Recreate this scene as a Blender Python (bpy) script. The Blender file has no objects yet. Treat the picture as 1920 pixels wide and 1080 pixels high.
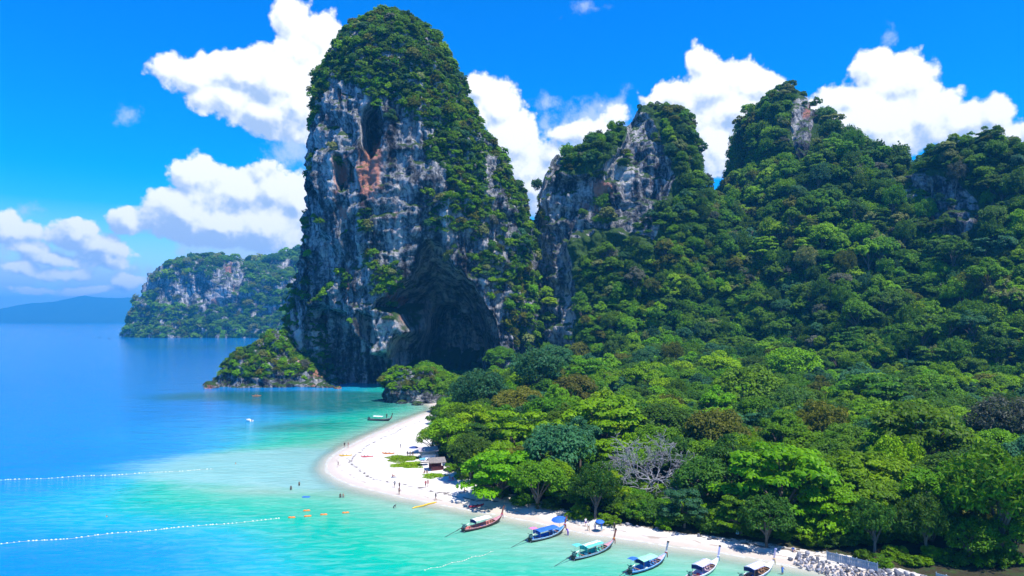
import bpy, bmesh, math, random
import numpy as np
from mathutils import Vector, Matrix, Euler

# ------------------------------------------------------------------ scene, camera, light
scene = bpy.context.scene
C = scene.collection
F = 1280.0            # focal length in photograph pixels (1920 wide)
CAMH = 40.0           # camera height over the water
HORIZON = 600.0       # photograph row of the horizon

cam_d = bpy.data.cameras.new('camera')
cam = bpy.data.objects.new('camera', cam_d)
C.objects.link(cam)
cam.location = (0, 0, CAMH)
cam.rotation_euler = (math.radians(90), 0, 0)
cam_d.sensor_width = 36.0
cam_d.lens = 24.0
cam_d.shift_y = 60.0 / 1920.0
cam_d.clip_start = 0.5
cam_d.clip_end = 40000
scene.camera = cam

SUN_AZ, SUN_EL = math.radians(130), math.radians(66)
SUN_DIR = Vector((math.sin(SUN_AZ) * math.cos(SUN_EL), math.cos(SUN_AZ) * math.cos(SUN_EL), math.sin(SUN_EL)))
sun_d = bpy.data.lights.new('sun', 'SUN')
sun_d.energy = 5.0
sun_d.angle = math.radians(0.53)
sun_d.color = (1.0, 0.965, 0.90)
sun = bpy.data.objects.new('sun', sun_d)
C.objects.link(sun)
sun.location = (300, 100, 500)
sun.rotation_euler = SUN_DIR.to_track_quat('Z', 'Y').to_euler()

scene.view_settings.view_transform = 'Standard'
scene.view_settings.look = 'None'
scene.view_settings.exposure = 0.60
scene.view_settings.gamma = 1.0
scene.view_settings.use_curve_mapping = False
cy = scene.cycles
cy.max_bounces = 7
cy.diffuse_bounces = 3
cy.glossy_bounces = 2
cy.transmission_bounces = 4
cy.transparent_max_bounces = 8
cy.volume_bounces = 0
cy.caustics_reflective = False
cy.caustics_refractive = False
cy.sample_clamp_indirect = 4.0
cy.use_denoising = True
cy.use_adaptive_sampling = True
cy.adaptive_threshold = 0.015


class NT:
    """small helper to write node trees as expressions"""
    def __init__(self, tree):
        self.t = tree
    def n(self, typ, **kw):
        nd = self.t.nodes.new(typ)
        for k, v in kw.items():
            setattr(nd, k, v)
        return nd
    def put(self, sock, v):
        if hasattr(v, 'is_output'):
            self.t.links.new(v, sock)
        elif v is not None:
            sock.default_value = v
    def math(self, op, a, b=None, c=None, clamp=False):
        nd = self.n('ShaderNodeMath', operation=op, use_clamp=clamp)
        self.put(nd.inputs[0], a)
        if b is not None: self.put(nd.inputs[1], b)
        if c is not None: self.put(nd.inputs[2], c)
        return nd.outputs[0]
    def vec(self, op, a, b=None, scale=None):
        nd = self.n('ShaderNodeVectorMath', operation=op)
        self.put(nd.inputs[0], a)
        if b is not None: self.put(nd.inputs[1], b)
        if scale is not None: self.put(nd.inputs['Scale'], scale)
        return nd.outputs['Value'] if op in ('LENGTH', 'DISTANCE', 'DOT_PRODUCT') else nd.outputs['Vector']
    def noise(self, vec, scale, detail=3.0, rough=0.55, lac=2.0, dist=0.0, out='Fac'):
        nd = self.n('ShaderNodeTexNoise')
        self.put(nd.inputs['Vector'], vec)
        self.put(nd.inputs['Scale'], scale); self.put(nd.inputs['Detail'], detail)
        self.put(nd.inputs['Roughness'], rough); self.put(nd.inputs['Lacunarity'], lac)
        self.put(nd.inputs['Distortion'], dist)
        return nd.outputs[out]
    def voro(self, vec, scale, detail=0.0, rough=0.5, feature='F1', out='Distance'):
        nd = self.n('ShaderNodeTexVoronoi', feature=feature)
        self.put(nd.inputs['Vector'], vec); self.put(nd.inputs['Scale'], scale)
        self.put(nd.inputs['Detail'], detail); self.put(nd.inputs['Roughness'], rough)
        return nd.outputs[out]
    def mix(self, f, a, b, blend='MIX'):
        nd = self.n('ShaderNodeMix', data_type='RGBA', blend_type=blend)
        self.put(nd.inputs[0], f)
        for s, v in ((nd.inputs[6], a), (nd.inputs[7], b)):
            self.put(s, (*v, 1.0) if isinstance(v, tuple) and len(v) == 3 else v)
        return nd.outputs[2]
    def ramp(self, f, stops, interp='LINEAR'):
        nd = self.n('ShaderNodeValToRGB')
        cr = nd.color_ramp
        cr.interpolation = interp
        while len(cr.elements) < len(stops): cr.elements.new(0.5)
        for e, (p, c) in zip(cr.elements, stops):
            e.position = p
            e.color = (*c, 1.0) if len(c) == 3 else c
        self.put(nd.inputs[0], f)
        return nd.outputs[0]
    def step(self, v, a, b, lo=0.0, hi=1.0):
        nd = self.n('ShaderNodeMapRange', interpolation_type='SMOOTHSTEP')
        for i, x in enumerate((v, a, b, lo, hi)): self.put(nd.inputs[i], x)
        return nd.outputs[0]
    def lin(self, v, a, b, lo=0.0, hi=1.0):
        nd = self.n('ShaderNodeMapRange')
        for i, x in enumerate((v, a, b, lo, hi)): self.put(nd.inputs[i], x)
        return nd.outputs[0]
    def attr(self, name, out='Fac', typ='GEOMETRY'):
        return self.n('ShaderNodeAttribute', attribute_name=name, attribute_type=typ).outputs[out]
    def bump(self, h, strength, dist, normal=None):
        nd = self.n('ShaderNodeBump')
        self.put(nd.inputs['Strength'], strength); self.put(nd.inputs['Distance'], dist)
        self.put(nd.inputs['Height'], h)
        if normal is not None: self.put(nd.inputs['Normal'], normal)
        return nd.outputs[0]


# ------------------------------------------------------------------ world: daylight sky with cumulus
world = bpy.data.worlds.new('World')
scene.world = world
world.use_nodes = True
world.cycles.sampling_method = 'MANUAL'
world.cycles.sample_map_resolution = 512

CLOUDS = [  # photograph column, row, half width, half height
    (552, 32, 40, 34), (598, 62, 46, 38), (545, 8, 30, 25), (572, 98, 52, 42), (450, 142, 92, 46), (520, 152, 92, 60),
    (378, 140, 62, 34), (322, 124, 36, 18), (430, 182, 82, 38), (500, 210, 72, 40), (560, 195, 60, 66), (374, 108, 18, 16),
    (372, 332, 52, 42), (440, 362, 72, 50), (510, 372, 62, 55), (556, 385, 44, 55), (340, 402, 90, 46), (248, 415, 40, 26),
    (420, 425, 112, 46), (500, 430, 90, 50), (375, 305, 17, 15), (490, 330, 34, 26),
    (140, 440, 50, 27), (165, 448, 30, 22), (60, 462, 50, 16), (210, 492, 40, 14), (40, 500, 40, 14), (120, 510, 50, 12), (8, 402, 30, 16), (232, 530, 30, 12), (70, 545, 50, 10), (170, 545, 50, 10), (190, 462, 54, 22), (20, 425, 60, 26), (95, 478, 60, 18), (232, 470, 30, 16),
    (905, 165, 34, 30), (935, 202, 40, 40), (958, 250, 44, 44), (985, 312, 42, 50), (1000, 352, 30, 40), (912, 148, 18, 14),
    (1318, 118, 27, 26), (1345, 166, 58, 44), (1420, 158, 48, 38), (1270, 185, 58, 24), (1380, 212, 82, 50), (1340, 270, 52, 60), (1232, 190, 32, 14),
    (1638, 128, 44, 30), (1690, 150, 54, 44), (1600, 186, 60, 34), (1640, 232, 110, 70), (1730, 210, 60, 50), (1556, 188, 36, 24),
    (1800, 236, 60, 38), (1872, 222, 44, 38), (1905, 252, 50, 30), (1850, 272, 72, 30), (1420, 125, 20, 14),
    (1690, 115, 22, 18), (1095, 252, 56, 22), (1152, 218, 26, 16), (1035, 292, 40, 30), (1020, 335, 30, 30), (1500, 230, 60, 40), (1100, 320, 120, 30),
]
THIN = [
    (1030, 238, 62, 36), (1100, 228, 70, 40), (1160, 208, 34, 30), (1075, 275, 66, 24), (1110, 190, 22, 22), (1020, 190, 30, 16),
    (238, 222, 18, 14), (1090, 12, 28, 9), (1048, 10, 9, 8), (545, 262, 40, 54), (500, 300, 16, 24), (450, 470, 150, 40), (40, 390, 50, 18),
    (60, 510, 120, 46), (190, 525, 120, 46), (40, 455, 90, 46), (140, 480, 90, 40), (1660, 88, 14, 14), (1150, 250, 70, 20), (230, 560, 160, 26), (560, 470, 80, 40),
]


def cloud_group(name, blobs, softness):
    g = bpy.data.node_groups.new(name, 'ShaderNodeTree')
    g.interface.new_socket('P', in_out='INPUT', socket_type='NodeSocketVector')
    g.interface.new_socket('F', in_out='OUTPUT', socket_type='NodeSocketFloat')
    q = NT(g)
    gi, go = g.nodes.new('NodeGroupInput'), g.nodes.new('NodeGroupOutput')
    cur = None
    for (px, py, rx, ry) in blobs:
        az = math.atan((px - 960) / F)
        el = math.atan((HORIZON - py) / F * math.cos(az))
        k = math.cos(az)
        v = q.vec('SUBTRACT', gi.outputs[0], (az, el, 0))
        v = q.vec('MULTIPLY', v, (F / rx / k / k, F / ry / k, 0))
        l = q.vec('LENGTH', v)
        l = q.math('MULTIPLY_ADD', l, math.sqrt(rx * ry) / 55.0, -math.sqrt(rx * ry) / 55.0)   # signed distance, about 1 = 55 px
        if cur is None:
            cur = l
        else:
            nd = q.n('ShaderNodeMath', operation='SMOOTH_MIN')
            q.put(nd.inputs[0], cur); q.put(nd.inputs[1], l); nd.inputs[2].default_value = softness
            cur = nd.outputs[0]
    g.links.new(q.math('MULTIPLY', cur, -1.0), go.inputs[0])
    return g


def build_world():
    w = NT(world.node_tree)
    world.node_tree.nodes.clear()
    sky = w.n('ShaderNodeTexSky', sky_type='NISHITA', sun_disc=False)
    sky.sun_elevation = SUN_EL
    sky.sun_rotation = SUN_AZ
    sky.altitude = 0
    sky.air_density = 1.0
    sky.dust_density = 0.15
    sky.ozone_density = 2.2
    hs = w.n('ShaderNodeHueSaturation')
    hs.inputs['Hue'].default_value = 0.516
    hs.inputs['Saturation'].default_value = 1.95
    hs.inputs['Value'].default_value = 1.15
    w.put(hs.inputs['Color'], sky.outputs[0])
    d = w.n('ShaderNodeTexCoord').outputs['Generated']
    d = w.vec('NORMALIZE', d)
    sx = w.n('ShaderNodeSeparateXYZ'); w.put(sx.inputs[0], d)
    az = w.math('ARCTAN2', sx.outputs[0], sx.outputs[1])
    az = w.math('WRAP', az, math.pi / 4, -math.pi / 4)       # the same bank of cumulus stands all round the horizon
    el = w.math('ARCSINE', sx.outputs[2])
    cb = w.n('ShaderNodeCombineXYZ'); w.put(cb.inputs[0], az); w.put(cb.inputs[1], el)
    P = cb.outputs[0]
    wp = w.noise(d, 16.0, 3.0, 0.5, out='Color')
    wp = w.vec('SUBTRACT', wp, (0.5, 0.5, 0.5))
    P = w.vec('ADD', P, w.vec('MULTIPLY', wp, (0.030, 0.030, 0)))
    gA = cloud_group('cumulus', CLOUDS, 0.16)
    gB = cloud_group('thin_cloud', THIN, 0.35)
    def field(p, dd):
        a = w.n('ShaderNodeGroup', node_tree=gA); w.put(a.inputs[0], p)
        lump = w.voro(dd, 34.0, 3.0, 0.55, 'SMOOTH_F1')
        fine = w.noise(dd, 60.0, 5.0, 0.6)
        f = w.math('MULTIPLY_ADD', w.math('SUBTRACT', 0.42, lump), 0.55, a.outputs[0])
        return w.math('MULTIPLY_ADD', w.math('SUBTRACT', fine, 0.5), 0.40, f)
    f0 = field(P, d)
    f1 = field(w.vec('ADD', P, (0.007, 0.012, 0)), w.vec('NORMALIZE', w.vec('ADD', d, (0.007, 0.0, 0.012))))
    f0 = w.math('ADD', f0, 0.34); f1 = w.math('ADD', f1, 0.34)
    dens = w.step(f0, -0.05, 0.18)
    # soft underside: density fades where the cloud hangs low and thin
    lit = w.math('SUBTRACT', f0, f1)
    big = w.noise(d, 11.0, 4.0, 0.55)
    lit = w.math('MULTIPLY_ADD', lit, 1.1, w.math('MULTIPLY_ADD', w.math('SUBTRACT', big, 0.5), 1.5, 0.62))
    lit = w.math('ADD', lit, w.step(el, 0.0, 0.42, -0.16, 0.22))
    K = 1.0 / SKY_STRENGTH          # cloud colours are given as radiances
    sc = lambda c: tuple(v * K for v in c)
    shade = w.mix(w.step(lit, 0.1, 0.9), sc((0.32, 0.43, 0.62)), sc((0.82, 0.83, 0.84)))
    b = w.n('ShaderNodeGroup', node_tree=gB); w.put(b.inputs[0], P)
    wn = w.noise(d, 24.0, 6.0, 0.62)
    thin = w.math('MULTIPLY_ADD', w.math('SUBTRACT', wn, 0.55), 3.2, b.outputs[0])
    thin = w.step(thin, -0.25, 0.75, 0.0, 0.80)
    skycol = hs.outputs[0]
    # pale band low over the sea
    low = w.step(el, -0.02, 0.20, 0.85, 0.0)
    c0 = w.mix(low, skycol, sc((0.22, 0.46, 0.72)))
    c1 = w.mix(thin, c0, sc((0.45, 0.55, 0.68)))
    c2 = w.mix(dens, c1, shade)
    bg = w.n('ShaderNodeBackground')
    w.put(bg.inputs[0], c2)
    bg.inputs[1].default_value = SKY_STRENGTH
    out = w.n('ShaderNodeOutputWorld')
    w.t.links.new(bg.outputs[0], out.inputs[0])


SKY_STRENGTH = 0.15
build_world()


# ------------------------------------------------------------------ numpy noise
_rng = np.random.RandomState(7)
_perm = _rng.permutation(256).astype(np.int32)
_perm = np.concatenate([_perm, _perm, _perm])
_grad = _rng.normal(size=(256, 3)); _grad /= np.linalg.norm(_grad, axis=1)[:, None]


def perlin(p):
    p = np.asarray(p, dtype=np.float64)
    i = np.floor(p).astype(np.int64)
    f = p - i
    u = f * f * f * (f * (f * 6 - 15) + 10)
    i &= 255
    out = 0.0
    for dx in (0, 1):
        wx = u[:, 0] if dx else 1 - u[:, 0]
        a = _perm[i[:, 0] + dx]
        for dy in (0, 1):
            wy = u[:, 1] if dy else 1 - u[:, 1]
            b = _perm[a + i[:, 1] + dy]
            for dz in (0, 1):
                wz = u[:, 2] if dz else 1 - u[:, 2]
                g = _grad[_perm[b + i[:, 2] + dz] & 255]
                dot = g[:, 0] * (f[:, 0] - dx) + g[:, 1] * (f[:, 1] - dy) + g[:, 2] * (f[:, 2] - dz)
                out = out + wx * wy * wz * dot
    return out * 1.5


def fbm(p, octs=4, gain=0.5, lac=2.03):
    p = np.asarray(p, dtype=np.float64)
    a, s, tot = 1.0, 0.0, 0.0
    for k in range(octs):
        s = s + a * perlin(p * lac ** k + 17.3 * k)
        tot += a; a *= gain
    return s / tot


def ridged(p, octs=4, gain=0.5, lac=2.1):
    p = np.asarray(p, dtype=np.float64)
    a, s, tot = 1.0, 0.0, 0.0
    for k in range(octs):
        s = s + a * (1 - np.abs(perlin(p * lac ** k + 31.7 * k)) * 2)
        tot += a; a *= gain
    return s / tot


def sstep(x, a, b):
    t = np.clip((x - a) / (b - a), 0, 1)
    return t * t * (3 - 2 * t)


def poly_sd(P, poly, closed=True):
    """signed distance (positive inside) of points to a polygon"""
    P = np.asarray(P, float); poly = np.asarray(poly, float)
    n = len(poly)
    d = np.full(len(P), 1e18)
    inside = np.zeros(len(P), bool)
    for k in range(n if closed else n - 1):
        a, b = poly[k], poly[(k + 1) % n]
        ab = b - a
        t = np.clip(((P - a) @ ab) / max(ab @ ab, 1e-12), 0, 1)
        q = a + t[:, None] * ab
        d = np.minimum(d, ((P - q) ** 2).sum(1))
        if closed:
            c = (a[1] > P[:, 1]) != (b[1] > P[:, 1])
            with np.errstate(divide='ignore', invalid='ignore'):
                xx = (b[0] - a[0]) * (P[:, 1] - a[1]) / (b[1] - a[1]) + a[0]
            inside ^= c & (P[:, 0] < xx)
    d = np.sqrt(d)
    return np.where(inside, d, -d) if closed else d


def G(px, py, z=0.0):
    """place on the level z that the photograph shows at column px, row py"""
    Y = F * (CAMH - z) / (py - HORIZON)
    return ((px - 960) / F * Y, Y)


def to_px(P):
    P = np.asarray(P)
    return np.stack([960 + F * P[:, 0] / P[:, 1], HORIZON - F * (P[:, 2] - CAMH) / P[:, 1]], 1)


# ------------------------------------------------------------------ object helpers
def link(o):
    C.objects.link(o); return o


def mesh_np(name, verts, faces, mat=None, smooth=True, mats=None):
    me = bpy.data.meshes.new(name)
    verts = np.asarray(verts, np.float32); faces = np.asarray(faces, np.int32)
    k = faces.shape[1]
    me.vertices.add(len(verts)); me.vertices.foreach_set('co', verts.ravel())
    me.loops.add(faces.size); me.loops.foreach_set('vertex_index', faces.ravel())
    me.polygons.add(len(faces))
    me.polygons.foreach_set('loop_start', np.arange(0, faces.size, k, dtype=np.int32))
    me.polygons.foreach_set('loop_total', np.full(len(faces), k, np.int32))
    if smooth: me.polygons.foreach_set('use_smooth', np.ones(len(faces), bool))
    if mat: me.materials.append(mat)
    me.update(calc_edges=True); me.validate()
    return me


def new_obj(name, me, parent=None, loc=None):
    o = bpy.data.objects.new(name, me); C.objects.link(o)
    if parent: o.parent = parent
    if loc is not None: o.location = loc
    return o


def tag(o, label=None, cat=None, group=None, kind=None):
    if label: o['label'] = label
    if cat: o['category'] = cat
    if group: o['group'] = group
    if kind: o['kind'] = kind
    return o


def root(name, label, cat, loc=(0, 0, 0), rz=0.0, group=None, scale=None):
    o = bpy.data.objects.new(name, None); C.objects.link(o)
    o.empty_display_size = 0.3
    o.location = loc; o.rotation_euler = (0, 0, rz)
    if scale: o.scale = scale
    return tag(o, label, cat, group)


def grid_faces(nu, nv, wrap=False):
    i = np.arange(nu * nv).reshape(nv, nu)
    if wrap:
        a, b = i[:-1, :], i[1:, :]
        return np.stack([a, np.roll(a, -1, 1), np.roll(b, -1, 1), b], -1).reshape(-1, 4)
    return np.stack([i[:-1, :-1], i[:-1, 1:], i[1:, 1:], i[1:, :-1]], -1).reshape(-1, 4)


def fattr(me, name, arr, domain='POINT'):
    a = me.attributes.new(name, 'FLOAT', domain)
    a.data.foreach_set('value', np.ascontiguousarray(np.ravel(arr), np.float32))


def material(name, build):
    m = bpy.data.materials.new(name); m.use_nodes = True
    m.node_tree.nodes.clear()
    q = NT(m.node_tree)
    out = q.n('ShaderNodeOutputMaterial')
    s = build(q)
    q.t.links.new(s, out.inputs[0])
    return m


def principled(q, color, rough=0.6, spec=0.4, normal=None, **kw):
    b = q.n('ShaderNodeBsdfPrincipled')
    q.put(b.inputs['Base Color'], (*color, 1.0) if isinstance(color, tuple) and len(color) == 3 else color)
    q.put(b.inputs['Roughness'], rough); q.put(b.inputs['Specular IOR Level'], spec)
    if normal is not None: q.put(b.inputs['Normal'], normal)
    for k, v in kw.items(): q.put(b.inputs[k], v)
    return b.outputs[0]


def paint(name, color, rough=0.5, spec=0.4, var=0.25, scale=3.0, metallic=0.0):
    """a plain painted or cloth surface with wear: slight noise in colour and gloss"""
    def b(q):
        co = q.n('ShaderNodeTexCoord').outputs['Object']
        n = q.noise(co, scale, 5, 0.65)
        dark = tuple(c * (1 - var) for c in color)
        lite = tuple(min(1, c * (1 + var * 0.6) + 0.01) for c in color)
        col = q.mix(q.step(n, 0.3, 0.7), dark, lite)
        return principled(q, col, q.lin(n, 0.3, 0.7, rough + 0.1, rough - 0.1), spec, Metallic=metallic)
    return material(name, b)

# ------------------------------------------------------------------ shore, beach, sea
SHORE_PX = [(1580, 1080), (1500, 1062), (1400, 1042), (1300, 1027), (1200, 1014), (1100, 1000), (1030, 984), (960, 968),
            (900, 958), (850, 950), (780, 936), (720, 924), (660, 909), (628, 896), (613, 881), (614, 866), (632, 850), (662, 833),
            (700, 815), (738, 799), (775, 784), (822, 767)]
SHORE = [(150.0, 62.0), (95.0, 92.0)] + [G(*p) for p in SHORE_PX] + [(-38, 322), (-42, 336), (-46, 360), (-50, 400), (-60, 440)]
# resample and smooth
_s = np.array(SHORE)
_l = np.r_[0, np.cumsum(np.linalg.norm(np.diff(_s, axis=0), axis=1))]
_t = np.arange(0, _l[-1], 4.0)
SHORE_L = np.stack([np.interp(_t, _l, _s[:, 0]), np.interp(_t, _l, _s[:, 1])], 1)
for _ in range(2):
    SHORE_L[1:-1] = 0.25 * SHORE_L[:-2] + 0.5 * SHORE_L[1:-1] + 0.25 * SHORE_L[2:]
LAND = np.vstack([SHORE_L, [(-120, 520), (-100, 900), (1200, 900), (1200, 62)]])


def shore_sd(x, y):
    """distance inland from the waterline (negative over the sea)"""
    P = np.stack([np.ravel(x), np.ravel(y)], 1)
    inside = poly_sd(P, LAND) > 0
    d = poly_sd(P, SHORE_L, closed=False)
    return np.where(inside, d, -d)


EDGE_PX = [(1990, 1145), (1920, 1122), (1750, 1092), (1600, 1054), (1500, 1040), (1400, 1022), (1280, 1008), (1180, 992), (1080, 972), (1000, 948),
           (930, 930), (880, 908), (840, 888), (815, 868), (806, 840), (800, 812), (815, 785), (838, 770)]
EDGE = np.array([G(*p) for p in EDGE_PX] + [(-33, 330), (-40, 352), (-42, 420), (60, 640), (1000, 640), (1000, 40), (160, 40)])


def beach_h(x, y):
    sd = shore_sd(x, y)
    h = np.where(sd > 0, 0.07 * np.minimum(sd, 12) + 0.035 * np.clip(sd - 12, 0, 30), np.maximum(0.05 * sd, -4.0))
    p = np.stack([np.ravel(x) * 0.12, np.ravel(y) * 0.12, np.zeros(np.size(x))], 1)
    return h + 0.10 * fbm(p, 3) * sstep(sd, 1, 8)


def beach_z(x, y):
    return float(beach_h(np.array([x]), np.array([y]))[0])


def on_beach(px, py):
    """the point of the beach (or water) that the photograph shows at px, py"""
    z = 0.0
    for _ in range(6):
        x, y = G(px, py, z)
        z = max(beach_z(x, y), 0.0)
    return (x, y, z)


def axis(fine0, fine1, step, lo, hi, grow=1.25):
    a = list(np.arange(fine0, fine1 + 1e-6, step))
    s = step
    while a[-1] < hi:
        s *= grow; a.append(min(a[-1] + s, hi))
    s = step
    while a[0] > lo:
        s *= grow; a.insert(0, max(a[0] - s, lo))
    return np.array(a)


def sand_mat(q):
    pos = q.n('ShaderNodeNewGeometry').outputs['Position']
    sd = q.attr('inland')
    n1 = q.noise(pos, 0.35, 5, 0.6)
    n2 = q.noise(pos, 3.0, 4, 0.6)
    dry = q.mix(q.step(n1, 0.3, 0.7), (0.60, 0.545, 0.475), (0.68, 0.635, 0.575))
    dry = q.mix(q.step(n2, 0.55, 0.75), dry, (0.50, 0.44, 0.37))
    wet = q.mix(n1, (0.50, 0.42, 0.34), (0.57, 0.49, 0.41))
    wob = q.math('MULTIPLY_ADD', q.math('SUBTRACT', n1, 0.5), 4.0, sd)
    col = q.mix(q.step(wob, 1.2, 4.2), wet, dry)
    # wrack lines: thin broken bands of dark seaweed and twigs along old tide marks
    wv = q.math('MULTIPLY_ADD', q.math('SUBTRACT', q.noise(pos, 0.09, 4, 0.6), 0.5), 7.0, sd)
    band = q.math('MULTIPLY', q.step(wv, 5.4, 6.0), q.step(wv, 6.9, 6.3))
    brk = q.step(q.noise(pos, 0.7, 5, 0.7), 0.46, 0.56)
    col = q.mix(q.math('MULTIPLY', q.math('MULTIPLY', band, brk), 0.95), col, (0.10, 0.08, 0.065))
    band2 = q.math('MULTIPLY', q.step(wv, 2.6, 2.9), q.step(wv, 3.4, 3.1))
    col = q.mix(q.math('MULTIPLY', q.math('MULTIPLY', band2, q.step(q.noise(pos, 0.5, 3, 0.6), 0.44, 0.56)), 0.6), col, (0.26, 0.19, 0.14))
    lit = q.attr('litter_shade')  # leaf litter, spread wider as painted tree shade on the sand
    lm = q.step(q.math('ADD', lit, q.math('MULTIPLY', q.math('SUBTRACT', q.noise(pos, 1.1, 5, 0.7), 0.5), 1.6)), 0.4, 0.7)
    col = q.mix(lm, col, q.mix(n2, (0.035, 0.028, 0.016), (0.10, 0.075, 0.045)))
    bump = q.bump(q.math('ADD', n2, q.noise(pos, 9.0, 3, 0.6)), 0.5, 0.06)
    return principled(q, col, q.lin(wob, 0.5, 3.0, 0.45, 0.9), 0.25, bump)


M_SAND = material('beach_sand', sand_mat)


def build_beach():
    xs = axis(-95, 90, 1.0, -260, 420, 1.15); ys = axis(92, 300, 1.0, 40, 430, 1.15)
    X, Y = np.meshgrid(xs, ys)
    Z = beach_h(X, Y).reshape(X.shape)
    sd = shore_sd(X, Y)
    ed = poly_sd(np.stack([X.ravel(), Y.ravel()], 1), EDGE)
    V = np.stack([X.ravel(), Y.ravel(), Z.ravel()], 1)
    me = mesh_np('beach', V, grid_faces(len(xs), len(ys)), M_SAND)
    fattr(me, 'inland', sd); fattr(me, 'litter_shade', sstep(ed, -2.0, 4.0))
    tag(new_obj('beach', me), 'curving white sand beach running out to a rounded point', kind='structure')


def water_mat(q):
    pos = q.n('ShaderNodeNewGeometry').outputs['Position']
    off = q.attr('offshore')
    wob = q.math('MULTIPLY_ADD', q.math('SUBTRACT', q.noise(pos, 0.022, 4, 0.55), 0.5), 22.0, 0.0)
    wob2 = q.math('MULTIPLY', q.math('SUBTRACT', q.noise(pos, 0.2, 3, 0.6), 0.5), 3.0)
    o = q.math('ADD', off, q.math('MULTIPLY', q.math('ADD', wob, wob2), q.step(off, 2.0, 25.0)))
    body = q.ramp(q.lin(o, 0.0, 260.0), [
        (0.0, (0.33, 0.40, 0.31)), (0.022, (0.20, 0.385, 0.275)), (0.05, (0.06, 0.385, 0.25)), (0.09, (0.002, 0.37, 0.235)),
        (0.135, (0.0005, 0.34, 0.285)), (0.19, (0.0003, 0.295, 0.42)), (0.27, (0.0003, 0.22, 0.47)), (0.42, (0.0003, 0.165, 0.43)), (1.0, (0.0003, 0.145, 0.40))])
    # dark teal patches in the water colour below the cliffs
    teal_mask = q.math('ADD', q.attr('teal_patch'), q.math('MULTIPLY', q.math('SUBTRACT', q.noise(pos, 0.03, 5, 0.6), 0.5), 0.7))
    body = q.mix(q.step(teal_mask, 0.25, 0.85, 0.0, 0.85), body, (0.001, 0.105, 0.095))
    # pale sandbar off the point, with the cloud reflection there painted in
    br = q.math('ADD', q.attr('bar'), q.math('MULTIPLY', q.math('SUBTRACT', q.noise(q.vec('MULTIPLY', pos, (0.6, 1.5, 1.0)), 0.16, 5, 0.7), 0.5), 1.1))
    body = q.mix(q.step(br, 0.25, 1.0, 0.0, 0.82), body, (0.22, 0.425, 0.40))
    # paler ripples of the shallow bottom
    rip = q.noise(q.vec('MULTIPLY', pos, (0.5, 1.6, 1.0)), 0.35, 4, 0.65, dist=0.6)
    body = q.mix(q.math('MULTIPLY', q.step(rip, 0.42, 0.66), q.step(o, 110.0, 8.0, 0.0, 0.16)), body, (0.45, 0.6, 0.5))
    # wave relief: long swell, wind ripples
    p2 = q.vec('MULTIPLY', pos, (0.55, 1.0, 1.0))
    h = q.math('MULTIPLY', q.noise(p2, 0.10, 3, 0.5, dist=0.4), 1.3)
    h = q.math('MULTIPLY_ADD', q.noise(p2, 0.55, 4, 0.6, dist=0.5), 0.55, h)
    h = q.math('MULTIPLY_ADD', q.noise(p2, 1.3, 4, 0.65), 0.30, h)
    nrm = q.bump(h, 1.0, 0.42)
    surf = principled(q, body, 0.10, 0.15, nrm, IOR=1.33)
    # the last decimetres of water are clear: wet sand shows through
    tr = q.n('ShaderNodeBsdfTransparent'); tr.inputs[0].default_value = (0.93, 0.97, 0.95, 1)
    sh = q.math('ADD', off, q.math('MULTIPLY', q.math('SUBTRACT', q.noise(pos, 0.12, 4, 0.6), 0.5), 2.6))
    mx = q.n('ShaderNodeMixShader')
    q.put(mx.inputs[0], q.step(sh, -0.2, 7.0, 0.02, 1.0))
    q.t.links.new(tr.outputs[0], mx.inputs[1]); q.t.links.new(surf, mx.inputs[2])
    # thin broken foam where the swash ends
    fo = q.math('MULTIPLY', q.step(sh, -0.3, 0.3), q.step(sh, 1.1, 0.5))
    fo = q.math('MULTIPLY', fo, q.step(q.noise(pos, 0.8, 4, 0.7), 0.40, 0.60, 0.0, 0.55))
    foam = principled(q, (0.85, 0.87, 0.86), 0.8, 0.2)
    m2 = q.n('ShaderNodeMixShader'); q.put(m2.inputs[0], fo)
    q.t.links.new(mx.outputs[0], m2.inputs[1]); q.t.links.new(foam, m2.inputs[2])
    return m2.outputs[0]


M_WATER = material('sea_water', water_mat)


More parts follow.
